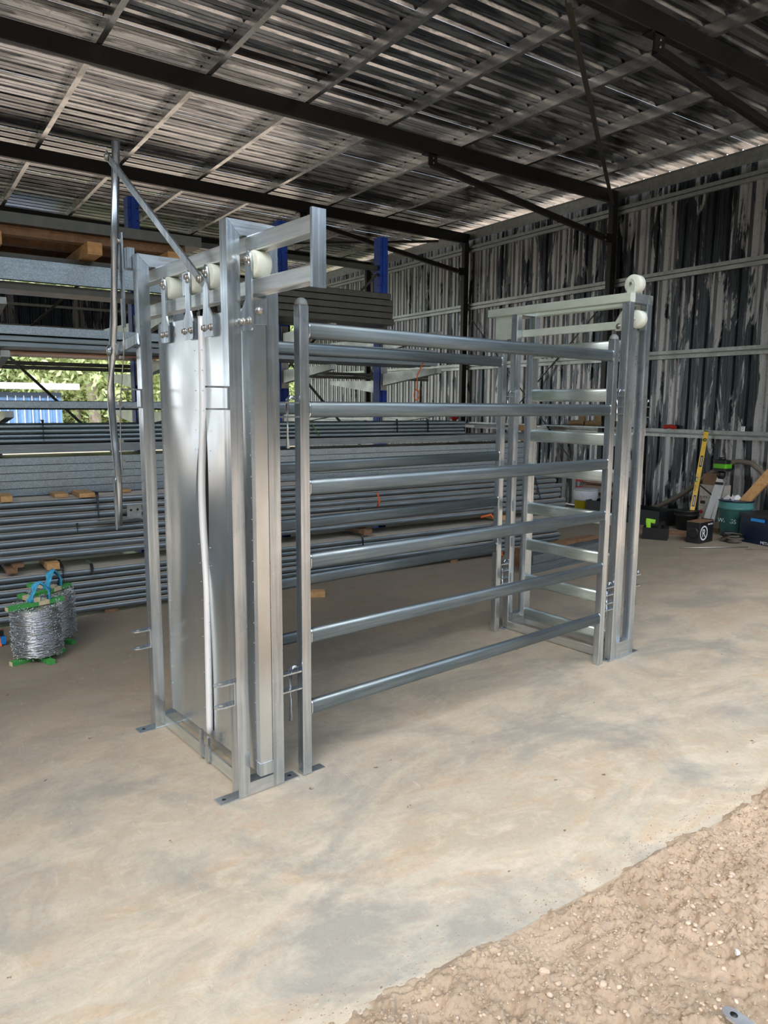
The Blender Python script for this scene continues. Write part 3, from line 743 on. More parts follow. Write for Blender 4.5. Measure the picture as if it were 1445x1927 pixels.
def box_stock(name, x0, L, y0, z0, dy, dz, ny, nz, mat, label, cat, group, ch=True, step=0, jit=.04):
    dz -= .003
    q = MB()
    if ch: t = .004; q.prism([(0, 0), (dy, 0), (dy, t), (t, t), (t, dz-t), (dy, dz-t), (dy, dz), (0, dz)], 0, 0, L)
    else: q.sweep([(0, dy/2, dz/2), (L, dy/2, dz/2)], rr(dy, dz, .006, 2))
    me = q.mesh(name, mat)
    for k in range(nz):
        for j in range(ny): obj(name, me, None, (ORD[k]+' front piece: '+label if j == 0 and nz > 2 else label), cat, group, None, (x0+random.uniform(-jit, jit)-k*step, y0+j*(dy+.004), z0+k*(dz+.0045)))
box_stock('steel_channel', -.6, 6.5, 5.80, .832, .14, .054, 3, 5, 'channel_dusty', 'speckled galvanised channel in the five-high stack at chest height', 'channel', 'speckled channels stacked five high')
box_stock('steel_channel', -.6, 6.6, 5.78, 1.140, .12, .066, 3, 1, 'galv_pipe', 'wide smooth grey channel lying above the speckled channels', 'channel', 'wide channels under the thin tubes')
pE = pipe_mesh(5.5, .0165, 'galv_pipe')
sp = [(-.6+random.uniform(-.02, .02), 5.80+j*.0335+.0165*(k % 2), 1.225+k*.034+.002) for k in range(4) for j in range(12)]
stock('steel_tube', pE, sp, 'slender dark tube in the flat bundle at eye level behind the side rails', 'tube', 'slender tubes at eye level', 'tube of the flat slender bundle at eye level')
box_stock('steel_channel', -.6, 3.1, 5.83, 1.462, .15, .050, 2, 1, 'channel_dusty', 'speckled channel on the rack shelf just above eye level at the left', 'channel', 'channels on the shelf above eye level')
pF = pipe_mesh(3.2, .0175, 'galv_pipe')
stock('steel_tube', pF, [(-.6, 6.20+j*.036, 1.462+k*.036) for k in range(2) for j in range(8)], 'thin tube at the back of the shelf above eye level', 'tube', 'thin tubes on the shelf above eye level')
box_stock('steel_angle', -.6, 6.1, 7.2, 1.79, .05, .036, 1, 2, 'dark_zinc', 'long dark steel bar on the rear arms of the rack', 'steel bar', 'long dark bars on the rear arms', ch=False, jit=0)
box_stock('steel_channel', -.6, 5.1, 5.80, 1.975, .14, .062, 3, 1, 'channel_dusty', 'speckled channel on the shelf above the view of the trees', 'channel', 'channels above the tree view')
box_stock('steel_tube', -.6, 5.15, 5.83, 1.885, .06, .042, 8, 2, 'galv_pipe', 'dark square tube lying under the channels above the view of the trees', 'tube', 'square tubes above the tree view', ch=False)
cs = MB(); cs.box(0, 1.9, 0, .5, 0, .012); cs.build('metal_sheet', 'copper_sheet', label='copper-toned sheet showing below the dark tubes at the left', cat='sheet', loc=(.05, 6.2, 1.868))
box_stock('square_tube', 2.3, 1.72, 5.82, 2.245, .056, .056, 6, 5, 'dark_zinc', 'dark square tube in the short stack beside the tallest blue post', 'tube', 'dark square tubes on the top shelf', ch=False, step=-.0)
box_stock('square_tube', 2.35, 1.82, 6.20, 2.245, .056, .056, 4, 2, 'dark_zinc', 'dark square tube at the back of the top shelf', 'tube', 'dark tubes at the back of the top shelf', ch=False)
q = MB(); t = .004; q.prism([(0, 0), (.07, 0), (.07, .02), (.066, .02), (.066, t), (t, t), (t, .14), (.066, .14), (.066, .125), (.07, .125), (.07, .144), (0, .144)], 0, 0, 2.5)
o = q.build('steel_channel', 'channel_dusty', label='large bright speckled lipped channel below the racked timber', cat='channel', loc=(-.6, 5.80, 2.345))
q = MB(); q.box(0, 2.5, 0, .28, 0, .05); q.build('steel_channel', 'dark_zinc', label='dark flat channel carrying the large bright channel', cat='channel', loc=(-.6, 5.86, 2.235+.05))
q = MB(); q.box(0, 2.4, 0, .3, 0, .045); q.build('steel_channel', 'dark_zinc', label='dark flat channel directly under the timber pack', cat='channel', loc=(-.6, 5.9, 2.493))
for x in (.62, 1.26, 1.83):
    q = MB(); q.box(-.05, .05, 5.62-5.6, .98, 0, .085); o = q.build('timber_bearer', 'pine', label={.62: 'orange pine bearer end cut by the left frame edge', 1.26: 'brown pine bearer end just left of the hand lever', 1.83: 'pine bearer end just right of the hand lever'}[x], cat='timber', loc=(x+.05, 5.6, 2.54))
for j, y in enumerate((5.72, 6.05, 6.38)):
    q = MB(); q.box(0, 2.55, 0, .09, 0, .06); q.build('timber_joist', 'old_pine', label=('front', 'middle', 'rear')[j]+' dark timber joist lying along the top of the rack', cat='timber', loc=(-.55, y, 2.627))
box_stock('steel_channel', -.6, 2.7, 5.66, 2.69, .22, .075, 4, 1, 'dark_zinc', 'grey channel topping the timber pack at the upper left', 'channel', 'channels on top of the timber pack', jit=.01)
# timber blocks, straps and loose bits among the stock
def block(x, y, z, dx, dy, dz, mat, lb, name='timber_block', rz=0):
    q = MB(); q.box(0, dx, 0, dy, 0, dz); return q.build(name, mat, label=lb, cat='timber', loc=(x, y, z), rot=(0, 0, rz))
block(.585, 5.34, .368, .065, .50, .036, 'old_pine', 'lower of two crossed timber bearers above the floor bundle')
block(.625, 5.34, .405, .065, .50, .022, 'old_pine', 'upper timber bearer with its end showing above the wire coil')
block(.83, 5.33, .368, .08, .50, .045, 'pine', 'pale timber bearer behind the blue cord handle')
block(3.4, 5.34, .368, .08, .50, .045, 'old_pine', 'timber bearer hidden behind the lowest side rails')
block(5.0, 5.34, .368, .08, .50, .045, 'pine', 'timber bearer near the right end of the floor bundle')
block(.60, 5.53, .828, .07, .22, .040, 'pine', 'pine offcut on the middle stack cut by the left frame edge')
block(.95, 5.60, .828, .09, .18, .026, 'pine', 'pine offcut left of the black strap on the middle stack')
block(1.10, 5.52, .828, .11, .26, .030, 'pine', 'pine offcut under the black strap on the middle stack')
block(1.42, 5.70, .828, .09, .09, .020, 'pine', 'small pine offcut below the speckled channels')
block(2.66, 5.62, .828, .06, .16, .045, 'pine', 'pine offcut seen between the front gate and the side panel post')
block(2.64, 4.96, 0, .13, .075, .045, 'pine', 'short pine block lying on the floor behind the lowest side rails', rz=-.45)
for x in (-.2, 1.2, 2.9, 4.4, 5.6):
    q = MB(); q.box(0, .09, 0, .9, 0, .029); q.build('timber_bearer', 'old_pine', label='dark timber bearer under the floor bundles', cat='timber', group='bearers under the floor bundles', loc=(x, 5.36, 0))
def strap(x, pts, lb, mat='black_plastic', wd=.022, name='packing_strap', cat='strap'):
    q = MB(); q.sweep([(x, a, b) for a, b in pts], rr(.0016, wd, .0006, 1) if False else [(-wd/2, -.001), (wd/2, -.001), (wd/2, .001), (-wd/2, .001)], up=(0, 0, 1)); q.build(name, mat, label=lb, cat=cat)
strap(1.215, [(5.62, .862), (5.515, .862), (5.500, .845), (5.478, .70), (5.474, .66)], 'black strap running over the pine offcut on the middle stack')
strap(1.06, [(5.48, .66), (5.455, .66), (5.445, .63), (5.445, .60)], 'short black strap on the side of the middle stack')
strap(.93, [(5.50, .40), (5.345, .37), (5.33, .33), (5.33, .22)], 'black strap hanging behind the wire coils')
strap(1.12, [(5.50, .375), (5.36, .375), (5.33, .345), (5.331, .30)], 'black strap on the floor bundle right of the wire coils')
strap(.93, [(5.90, 1.375), (5.80, 1.375), (5.783, 1.33), (5.783, 1.22)], 'curved black strap over the slender tubes at the left')
strap(4.05, [(5.90, 1.372), (5.79, 1.368), (5.782, 1.32), (5.782, 1.24)], 'black strap round the right part of the slender tubes')
strap(4.42, [(5.90, 1.372), (5.79, 1.368), (5.782, 1.32), (5.782, 1.24)], 'black strap nearest the right end of the slender tubes')
strap(3.42, [(5.50, .60), (5.445, .60), (5.440, .56), (5.440, .50)], 'black strap on the middle stack behind the fourth side rail')
strap(3.38, [(5.42, .375), (5.345, .372), (5.333, .33), (5.333, .25)], 'black strap on the floor bundle behind the fifth side rail')
strap(5.63, [(5.6, .78), (5.49, .75), (5.45, .65), (5.39, .50), (5.375, .44)], 'black strap near the pipe ends by the yellow bucket')
def cord(path, r, mat, lb, name='cord', cat='cord', n=6):
    q = MB(); q.tube(path, r, n); return q.build(name, mat, label=lb, cat=cat)
cord([(4.42, 5.76, 1.98), (4.30, 5.72, 1.90), (4.22, 5.70, 1.78), (4.215, 5.70, 1.64)]+[(4.215+.03*math.sin(a), 5.70, 1.60+.05*math.cos(a)) for a in np.linspace(0, 11, 24)], .006, 'orange_cord', 'knotted orange cord hanging in front of the tallest blue post')
cord([(2.60, 5.77, .99), (2.66, 5.76, 1.02), (2.74, 5.765, 1.045), (2.78, 5.78, 1.09)], .007, 'orange_cord', 'short orange cord loop above the third side rail')
cord([(3.56, 5.38, .73), (3.57, 5.36, .66), (3.56, 5.375, .60)], .010, 'orange_cord', 'orange cord end hanging beside the far panel post')
cord([(4.75, 5.34, .42), (4.86, 5.32, .44), (4.93, 5.31, .36), (4.93, 5.32, .2), (4.92, 5.28, .08), (4.86, 5.26, .03), (4.95, 5.24, .03), (4.98, 5.27, .06), (4.9, 5.25, .05)], .011, 'orange_cord', 'orange cord falling to the floor at the foot of the stack')
q = MB(); q.sweep([(3.05, 5.776, 1.385), (3.12, 5.772, 1.33), (3.2, 5.771, 1.22)], [(-.008, -.001), (.008, -.001), (.008, .001), (-.008, .001)]); q.build('packing_strap', 'green_strap', label='thin green strap across the slender tubes', cat='strap')
# folded bracket plate lying on the middle stack
q = MB(); q.box(0, .11, 0, .005, 0, .095).box(-.22, .11, -.055, 0, 0, .005); o = q.build('angle_bracket', 'galv_old', label='small galvanised angle bracket with two bolt holes on the middle stack', cat='bracket', loc=(1.40, 5.42, .672), rot=(0, 0, .15))
for x in (.03, .08):
    h = MB(); h.lathe([(0, 0), (.009, 0), (.009, -.001), (0, -.001)], (x, -.0002, .055), 1, 10); h.build('bolt_hole', 'black_plastic', o)
# short channels lying on the floor behind the slide gate
for k, (x, y, z, mt, lb) in enumerate(((4.70, 4.60, 0, 'galv_pipe', 'lower grey channel lying on the floor behind the slide gate'), (4.75, 4.62, .082, 'galv_pipe', 'upper grey channel resting on another behind the slide gate'))):
    q = MB(); q.box(0, 1.35, 0, .12, 0, .08); q.build('steel_channel', mt, label=lb, cat='channel', loc=(x, y, z), rot=(0, 0, .12))
block(4.85, 4.85, .0, 1.2, .1, .17, 'old_pine', 'dusty timber sleeper behind the grey channels on the floor', rz=.1)

# ------------------------------------------------------------------ wire coils with timber crosses
def coil(loc, rz, label, seed):
    r_ = random.Random(seed); t = thing('barbed_wire_coil', label, 'wire coil', loc, rz); R = .135; H = .30; z0 = .028
    q = MB()
    core = MB(); core.lathe([(R-.020, z0+.01), (R-.014, z0+.02), (R-.012, z0+H*.5), (R-.014, z0+H-.02), (R-.020, z0+H-.01)], (0, 0, 0), 2, 28); core.build('wire_pack', 'bolt_steel', t)
    path = []; turns = 30; steps = turns*26
    for lay in range(2):
        path = []
        for i in range(steps+1):
            f = i/steps; a = 2*PI*turns*f+lay; z = z0+.008+(H-.016)*f
            rr_ = R-.004-lay*.006+r_.uniform(-.0035, .0035)-.012*(2*f-1)**4
            path.append((rr_*math.cos(a), rr_*math.sin(a), z+r_.uniform(-.004, .004)))
        q.tube(path, .0021, 4)
    for k in range(850):
        a = r_.uniform(0, 2*PI); z = z0+r_.uniform(.005, H); rad = R+.001; p = Vector((rad*math.cos(a), rad*math.sin(a), z))
        d = Vector((math.cos(a)+r_.uniform(-.9, .9), math.sin(a)+r_.uniform(-.9, .9), r_.uniform(-1.2, 1.2))).normalized()*.011
        q.tube([p-d*.6, p+d], .0013, 3)
    for k in range(240):
        a = r_.uniform(0, 2*PI); rad = r_.uniform(R-.04, R); p = Vector((rad*math.cos(a), rad*math.sin(a), z0+H-.004+r_.uniform(-.01, .01)))
        d = Vector((r_.uniform(-1, 1), r_.uniform(-1, 1), r_.uniform(0, 1.2))).normalized()*.014; q.tube([p-d*.5, p+d], .0014, 3)
    o = q.build('wire', 'galv_wire', t); o['kind'] = 'stuff'
    def slat(a, z, mats):
        for (x0, x1, mt) in mats:
            q = MB(); q.box(x0, x1, -.019, .019, 0, .024); q.build('timber_slat', mt, t, loc=(0, 0, z), rot=(0, 0, a))
    slat(0, z0+H-.006, ((-.165, .012, 'green_pine'), (.0125, .075, 'raw_pine'), (.0755, .165, 'green_pine')))
    slat(PI/2+.1, z0+H+.019, ((-.02, .10, 'raw_pine'), (.1005, .155, 'green_pine')))
    slat(.05, 0.001, ((-.16, .16, 'green_pine'),)); slat(PI/2, .0255-.0245, ((.02, .16, 'green_pine'), (-.16, -.02, 'green_pine')))
    for y in (-.165,):
        q = MB(); q.box(y-.0012, y, -.019, .019, 0, .024); q.build('slat_end', 'raw_pine', t, loc=(0, 0, z0+H-.006)); q.build('slat_end', 'raw_pine', t, loc=(0, 0, .001), rot=(0, 0, .05))
    h = [(-.02, 0, z0+H+.02), (-.015, 0, z0+H+.07), (.01, 0, z0+H+.115), (.02, .0, z0+H+.13), (.05, 0, z0+H+.115), (.075, 0, z0+H+.07), (.078, 0, z0+H+.02)]
    for k in range(5):
        q = MB(); q.tube([(x*(1+.05*k)+.004*k*(1 if i % 2 else -1), y+(k-2)*.009, z+.004*math.sin(k*2+i)) for i, (x, y, z) in enumerate(h)], .006, 6); q.build('cord_handle', 'blue_cord', t)
    return t
coil((.640, 4.590, 0), .30, 'nearer barbed wire coil with green timber slats and a blue cord handle', 3)
coil((.770, 4.880, 0), .65, 'farther barbed wire coil half hidden behind the nearer one', 5)
# ratchet straps cut by the left frame edge
q = MB(); q.sweep([(0, 0, .002), (.02, .03, .06), (0, .05, .13), (-.05, .04, .16)], rr(.035, .008, .003, 1)); o = q.build('ratchet_strap', 'orange_cord', label='orange tie-down strap on the floor at the left frame edge', cat='strap', loc=(.47, 4.95, .0))
q = MB(); q.box(-.01, .03, -.012, .02, .07, .10); q.build('ratchet', 'black_steel', o)
q = MB(); q.box(.012, .040, -.004, .012, .012, .065); q.build('label_tag', 'blue_plastic', o)

# ------------------------------------------------------------------ clutter along the right wall
q = MB(); lvl = thing('spirit_level', 'long yellow spirit level standing in a black bucket against the wall', 'level', (8.13, 5.29, .05))
A = Vector((0, 0, 0)); top = Vector((8.56-8.13, 5.425-5.29, 1.195-.05)); dirn = top.normalized(); L = top.length
lvl.rotation_mode = 'QUATERNION'
zax = dirn; yax = Vector((-.83, -.56, 0)); xax = yax.cross(zax).normalized(); yax = zax.cross(xax).normalized()
lvl.rotation_quaternion = Matrix((xax, yax, zax)).transposed().to_quaternion()
def segs():
    q = MB(); q.box(-.027, .027, -.010, .010, 0, L)
    return q
o = segs().build('body', 'yellow_paint', lvl)
for (a, b) in ((L*.62, L*.74), (L*.20, L*.32)):
    q = MB(); q.box(-.017, .014, .0101, .013, a, b); gr = q.build('hand_grip', 'black_plastic', lvl)
    q = MB(); q.box(-.008, .006, .0131, .0145, a+.02, b-.02); q.build('slot', 'carton', gr)
q = MB(); q.lathe([(0, .0101), (.022, .0101), (.022, .013), (0, .013)], (0, 0, L*.91), 1, 20); v_ = q.build('vial_window', 'black_plastic', lvl)
q = MB(); q.lathe([(0, .0131), (.010, .0131), (.010, .014), (0, .014)], (0, 0, L*.91), 1, 12); q.build('vial', 'vial', v_)
q = MB(); q.box(.0, .027, .0101, .013, L*.46, L*.51); v_ = q.build('vial_window', 'black_plastic', lvl)
q = MB(); q.box(.006, .018, .0131, .014, L*.467, L*.503); q.build('vial', 'vial', v_)
q = MB(); q.box(-.028, .028, -.011, .0115, L, L+.012); q.build('end_cap', 'black_plastic', lvl)
text('lettering', 'BUILDER', .022, 'print_black', lvl, (.006, .0108, L*.36), (PI/2, -PI/2, PI))
def bucket(name, lb, loc, r0, r1, h, mat, cat='bucket', rim=None, fill=None):
    t = thing(name, lb, cat, loc)
    q = MB(); q.lathe([(r0, 0), (r0+(r1-r0)*.75, h*.75), (r0+(r1-r0)*.76+.008, h*.76), (r1+.008, h*.80), (r1+.006, h*.84), (r1, h*.84), (r1, h), (r1-.006, h), (r0-.004, .01)], (0, 0, 0), 2, 32); q.build('pail', mat, t)
    q = MB(); q.lathe([(r1-.003, h-.006), (r1+.008, h-.006), (r1+.010, h+.006), (r1-.003, h+.006)], (0, 0, 0), 2, 32); q.build('rim', rim or mat, t)
    return t
bucket('bucket', 'black bucket holding the yellow level', (8.12, 5.33, 0), .11, .142, .235, 'black_plastic')
tb = bucket('bucket', 'teal plastic bucket beside the white carton', (8.19, 4.745, 0), .15, .185, .425, 'teal_plastic', rim='navy_plastic')
text('lettering', 'WINGS', .07, 'print_teal', tb, (-.160, .12, .17), (PI/2, 0, -PI/2+.0))
q = MB()
for k in range(4):
    a = k*1.7; q.add([(.05*math.cos(a), .05*math.sin(a), .34), (.12*math.cos(a+.3), .12*math.sin(a+.3), .36), (.06*math.cos(a+.7), .06*math.sin(a+.7), .43), (.02*math.cos(a), .03, .40)], [(0, 1, 2), (0, 2, 3), (0, 3, 1), (1, 3, 2)])
q.build('torn_paper', 'white_plastic', label='crumpled white paper sticking out of the teal bucket', cat='paper', loc=(8.16, 4.77, .06))
yb = bucket('bucket', 'yellow bucket with a white band in front of the cement bags', (8.02, 6.84, 0), .14, .155, .36, 'yellow_plastic', rim='white_plastic')
q = MB(); q.lathe([(.158, .21), (.166, .23), (.168, .33), (.160, .35)], (0, 0, 0), 2, 32); q.build('band', 'white_plastic', yb)
# cement bags
for k in range(4):
    q = MB(); vs = []
    nx_, ny_ = 9, 7
    for s in (1, -1):
        for i in range(nx_):
            for j in range(ny_):
                u, v_ = i/(nx_-1)*2-1, j/(ny_-1)*2-1
                z = .065*(1-abs(u)**4)**.5*(1-abs(v_)**4)**.5*s
                vs.append((v_*.20, u*.30, z+.065))
    S = nx_*ny_; fs = []
    for s in (0, 1):
        for i in range(nx_-1):
            for j in range(ny_-1): a = s*S+i*ny_+j; fs.append((a, a+1, a+ny_+1, a+ny_))
    q.add(vs, fs, True)
    bag = q.build('cement_bag', 'paper_bag', label=('lowest cement bag of the pile behind the yellow bucket', 'second cement bag from the floor behind the yellow bucket', 'third cement bag up, with a red corner', 'topmost cement bag, lettered in red')[k], cat='bag', loc=(8.385+.005*k, 6.92+.012*(k % 2), .002+k*.1315), rot=(0, 0, .05*(k % 2)))
    if k > 1:
        q = MB(); q.box(-.202, -.190, .14, .26, .035, .10); q.build('red_panel', 'red_print', bag)
        q = MB(); q.box(-.203, -.190, -.22, .13, .045, .090); q.build('pale_panel', 'carton', bag)
        text('lettering', 'GP Cement', .05, 'red_print', bag, (-.2045, .11, .052), (PI/2, 0, -PI/2))
# cartons
def carton(lb, loc, dx, dy, dz, mat, rz=0):
    q = MB(); q.box(0, dx, 0, dy, 0, dz-.002); return q.build('carton', mat, label=lb, cat='carton', loc=loc, rot=(0, 0, rz))
c1 = carton('lower white carton with red hazard diamonds', (8.30, 5.01, .04), .20, .285, .26, 'carton')
c2 = carton('upper white carton with a black strap printed across it', (8.30, 5.01, .30), .20, .285, .26, 'carton')
c3 = carton('open brown carton behind the tripod', (8.33, 5.08, .56), .15, .20, .13, 'brown_carton')
block(8.28, 5.00, 0, .24, .36, .039, 'old_pine', 'low timber platform under the white cartons')
for y, z in ((.245, .18), (.13, .18), (.245, .08), (.13, .08)):
    q = MB(); q.prism([(y-.03, z), (y, z+.03), (y+.03, z), (y, z-.03)], 0, -.0012, -.0002); q.build('hazard_mark', 'red_print' if (y, z) == (.245, .18) else 'print_white', c1)
q = MB(); q.prism([(.28, .255), (.295, .24), (.09, .11), (.075, .125)], 0, -.0012, -.0002); q.build('printed_stripe', 'print_black', c2)
q = MB(); q.box(-.0012, -.0002, .20, .265, .02, .06); q.build('printed_panel', 'print_black', c2)
text('lettering', 'BLACK', .035, 'print_black', c2, (-.001, .275, .095), (PI/2, 0, -PI/2)); text('lettering', 'FIRE', .022, 'red_print', c2, (-.001, .275, .072), (PI/2, 0, -PI/2))
text('lettering', '500 ml', .028, 'print_black', c2, (-.001, .15, .095), (PI/2, 0, -PI/2))
# folded tripod with a green and black laser unit
tr = thing('tripod', 'folded silver tripod leaning in front of the white cartons', 'tripod', (8.10, 5.055, .11))
P0 = Vector((0, 0, 0)); P1 = Vector((.0, -.15, .56))
for k, (dy, w_) in enumerate(((0, .085), (-.085, .022), (-.115, .022))):
    a = P0+Vector((0, dy*.8, .0)); b = P1+Vector((0, dy*.4, -.04 if k else 0)); q = MB(); q.bar(a, b, .022 if k else w_, .03, .004, up=(1, 0, 0)); q.build('leg', 'aluminium', tr)
q = MB(); q.box(-.03, .05, -.10, .05, 0, .04); q.build('leg_clamp', 'black_plastic', tr, loc=(0, 0, .03))
q = MB(); q.box(-.02, .03, -.045, .045, 0, .03); q.build('leg_clamp', 'black_plastic', tr, loc=P1-Vector((.02, 0, .07)))
for k, dy in enumerate((.0, -.07)):
    q = MB(); q.lathe([(.001, -.08), (.015, -.05), (.018, 0)], (0, dy, 0), 2, 10); q.build('foot', 'aluminium', tr)
q = MB(); q.lathe([(.03, 0), (.05, .03), (.05, .07), (.03, .09)], (P1.x, P1.y, P1.z), 2, 16); q.build('head', 'black_plastic', tr)
ls = thing('laser_unit', 'lime green and black tool sitting on top of the tripod', 'tool', tuple(Vector((8.10, 5.055, .11))+P1+Vector((0, 0, .092))))
q = MB(); q.sweep([(0, 0, 0), (0, 0, .06), (0, 0, .13)], rr(.17, .13, .03)); q.build('housing', 'black_plastic', ls)
q = MB(); q.sweep([(-.004, -.01, .035), (-.004, -.01, .085)], rr(.175, .14, .03)); q.build('green_shell', 'green_plastic', ls)
q = MB(); q.lathe([(.045, .13), (.04, .16), (0, .162)], (0, 0, 0), 2, 16); q.build('dome', 'black_plastic', ls)
# hose arching against the wall
cord([(8.2, 6.45, .05), (8.40, 6.20, .08), (8.52, 6.01, .19), (8.545, 5.80, .31), (8.545, 5.63, .42), (8.55, 5.36, .65), (8.55, 5.13, .81), (8.55, 4.96, .855), (8.55, 4.80, .84), (8.55, 4.66, .74), (8.54, 4.56, .56), (8.53, 4.50, .35), (8.50, 4.48, .1)], .032, 'hose_rubber', 'thick brown hose arching against the ribbed wall', 'hose', 'hose', 10)
q = MB(); q.box(-.02, .02, -.055, .055, 0, 1.1); pk = q.build('timber_plank', 'pine', label='orange pine plank leaning up from the teal bucket', cat='timber', loc=(8.20, 4.68, .38)); pk.rotation_euler = (math.radians(38), 0, 0)
# speaker box with round emblem
spk = thing('speaker_box', 'black speaker box with a white ring emblem on the floor', 'speaker', (7.505, 4.75, 0), math.radians(95.5))
q = MB(); q.sweep([(0, 0, .004), (0, 0, .235)], rr(.31, .16, .015)); q.build('cabinet', 'black_plastic', spk)
q = MB(); q.box(-.078, .078, -.153, .153, .2355, .240); q.build('dusty_top', 'old_pine', spk)
q = MB()
for k in range(28):
    a0, a1 = 2*PI*k/28, 2*PI*(k+1)/28
    q.add([(x, R*math.cos(a), .115+R*math.sin(a)) for x in (-.0802, -.0812) for a in (a0, a1) for R in (.066, .083)], [(0, 1, 3, 2), (4, 6, 7, 5), (0, 4, 5, 1), (2, 3, 7, 6)])
q.build('emblem_ring', 'print_white', spk, loc=(0, .065, 0))
text('emblem_letter', 'R', .13, 'print_white', spk, (-.0812, .105, .070), (PI/2, 0, -PI/2))
q = MB(); q.lathe([(0, -.0003), (.011, -.0003), (.011, .0008), (0, .0008)], (-.081, -.03, .205), 0, 14); q.build('small_emblem', 'print_white', spk)
text('lettering', 'AUDIO', .026, 'print_white', spk, (-.0812, -.045, .197), (PI/2, 0, -PI/2))
q = MB(); q.lathe([(0, .1555), (.062, .1555), (.066, .161), (.05, .163), (0, .159)], (0, 0, .12), 1, 24); q.build('driver', 'black_plastic', spk)
# black toolbox tray with lime bag
tbx = thing('tool_crate', 'low black crate of tools standing on the floor by the slide gate', 'crate', (7.25, 5.14, 0), .52)
q = MB(); q.box(-.10, .10, -.135, .135, 0, .008).box(-.10, -.094, -.135, .135, .008, .135).box(.094, .10, -.135, .135, .008, .135).box(-.094, .094, -.135, -.129, .008, .135).box(-.094, .094, .129, .135, .008, .135); q.build('box', 'black_plastic', tbx)
q = MB(); q.sweep([(0, .075, .02), (0, .085, .19)], rr(.05, .06, .015)); q.sweep([(0, .11, .205), (0, .01, .195)], rr(.05, .045, .01)); q.build('cordless_tool', 'lime_bag', label='lime green cordless tool poking out of the black crate', cat='tool', loc=(7.25, 5.14, .0), rot=(0, 0, .52))
q = MB(); q.sweep([(0, -.02, .02), (.01, -.05, .17), (0, -.09, .18)], rr(.05, .06, .02)); q.build('power_tool', 'black_steel', label='dark power tool lying in the black crate', cat='tool', loc=(7.25, 5.14, 0), rot=(0, 0, .52))
# storage tub
st = thing('storage_tub', 'dark navy storage tub with a light blue latch at the right edge', 'tub', (8.09, 4.215, 0), -.15)
q = MB(); q.sweep([(0, 0, 0), (0, 0, .30)], rr(.62, .40, .03)); q.build('body', 'navy_plastic', st)
q = MB(); q.sweep([(0, 0, .301), (0, 0, .33)], rr(.65, .43, .03)); q.build('lid', 'black_plastic', st)
q = MB(); q.box(-.226, -.205, -.02, .14, .255, .285); q.build('latch', 'blue_plastic', st)
text('lettering', 'METAL', .045, 'print_white', st, (-.2015, .02, .012), (PI/2, 0, -PI/2))
# black trays, cables, offcuts
for k, (x, y, w_, d, h, lb) in enumerate(((8.05, 5.95, .36, .60, .20, 'long black tray of fittings on the floor behind the hose'), (7.95, 6.62, .36, .42, .24, 'black tub partly hidden by the slide gate'))):
    q = MB(); q.box(0, w_, 0, d, 0, .006).box(0, .006, 0, d, .006, h).box(w_-.006, w_, 0, d, .006, h).box(.006, w_-.006, 0, .006, .006, h).box(.006, w_-.006, d-.006, d, .006, h); q.build('tray', 'black_plastic', label=lb, cat='tray', loc=(x-.1, y-.35, 0))
q = MB(); q.box(0, .10, 0, .6, 0, .04); q.build('timber_offcut', 'old_pine', label='flat timber offcut on the floor between crate and speaker box', cat='timber', loc=(7.72, 4.98, 0), rot=(0, 0, .4))
for k in range(4):
    pts = []; r_ = random.Random(k)
    for i in range(26):
        a = i*.75+k; rad = .10+.05*r_.random()+.02*k; pts.append((7.78+.02*k+rad*.7*math.cos(a), 4.50+rad*.6*math.sin(a)+.02*k, .012+.004*i*.5+.012*k))
    cord(pts, .006, 'black_plastic' if k % 2 else 'hose_rubber', ('lowest loop of loose cable by the speaker box', 'second loop of loose cable by the speaker box', 'third loop of loose cable, in front of the teal bucket', 'uppermost loop of loose cable beside the navy tub')[k], 'cable', 'cable', 5)
cord([(6.95, 4.62, .008), (7.3, 4.42, .008), (7.62, 4.25, .008)], .008, 'bolt_steel', 'dark steel rod on the floor in front of the speaker box', 'steel_rod', 'rod')
cord([(7.5, 4.2, .006), (7.72, 4.05, .006), (7.86, 3.95, .006), (7.90, 3.70, .006)], .005, 'hose_rubber', 'thin cable running along the floor to the right edge', 'cable', 'cable')
q = MB(); q.lathe([(0, 0), (.014, 0), (.012, .012), (0, .016)], (0, 0, 0), 2, 10); q.build('bolt_nut', 'galv_new', label='shiny metal nut on the floor beside the black crate', cat='nut', loc=(7.07, 5.24, .0))
# things on the girt: boots, pallet, red cloth
def boot(loc, rz, lb):
    t = thing('work_boot', lb, 'boot', loc, rz)
    q = MB(); q.sweep([(-.10, 0, .045), (-.03, 0, .050), (.06, 0, .045), (.12, 0, .038), (.15, 0, .030)], rr(.085, .07, .03)); q.build('vamp', 'boot_leather', t)
    q = MB(); q.sweep([(-.065, 0, .06), (-.06, 0, .15), (-.058, 0, .185)], rr(.085, .10, .035)); q.build('shaft', 'boot_leather', t)
    q = MB(); q.prism([(-.115, 0), (.16, 0), (.16, .014), (-.115, .014)], 1, -.045, .045); q.build('sole', 'old_pine', t)
SHZ = 1.222
q = MB(); q.box(8.33, 8.60, 6.55, 8.25, SHZ-.018, SHZ-.001); q.build('shelf_board', 'galv_pipe', label='narrow shelf board resting on the wall girt under the boots', cat='shelf')
boot((8.46, 7.42, SHZ), 1.75, 'tan leather work boot on the wall shelf, left of its mate'); boot((8.46, 7.12, SHZ), 1.45, 'tan leather work boot on the wall shelf, nearer the column')
pt = thing('pallet', 'orange pine pallet leaning on end against the wall behind the slide gate', 'pallet', (8.05, 8.10, .02)); pt.rotation_euler = (0, .16, .1)
for y in (0, .38):
    q = MB(); q.box(0, .09, y, y+.045, 0, 1.25); q.build('stringer', 'pine', pt)
for k in range(8):
    q = MB(); q.box(-.018, -.0005, -.05, .48, .03+k*.155, .12+k*.155); q.build('slat', 'pine', pt)
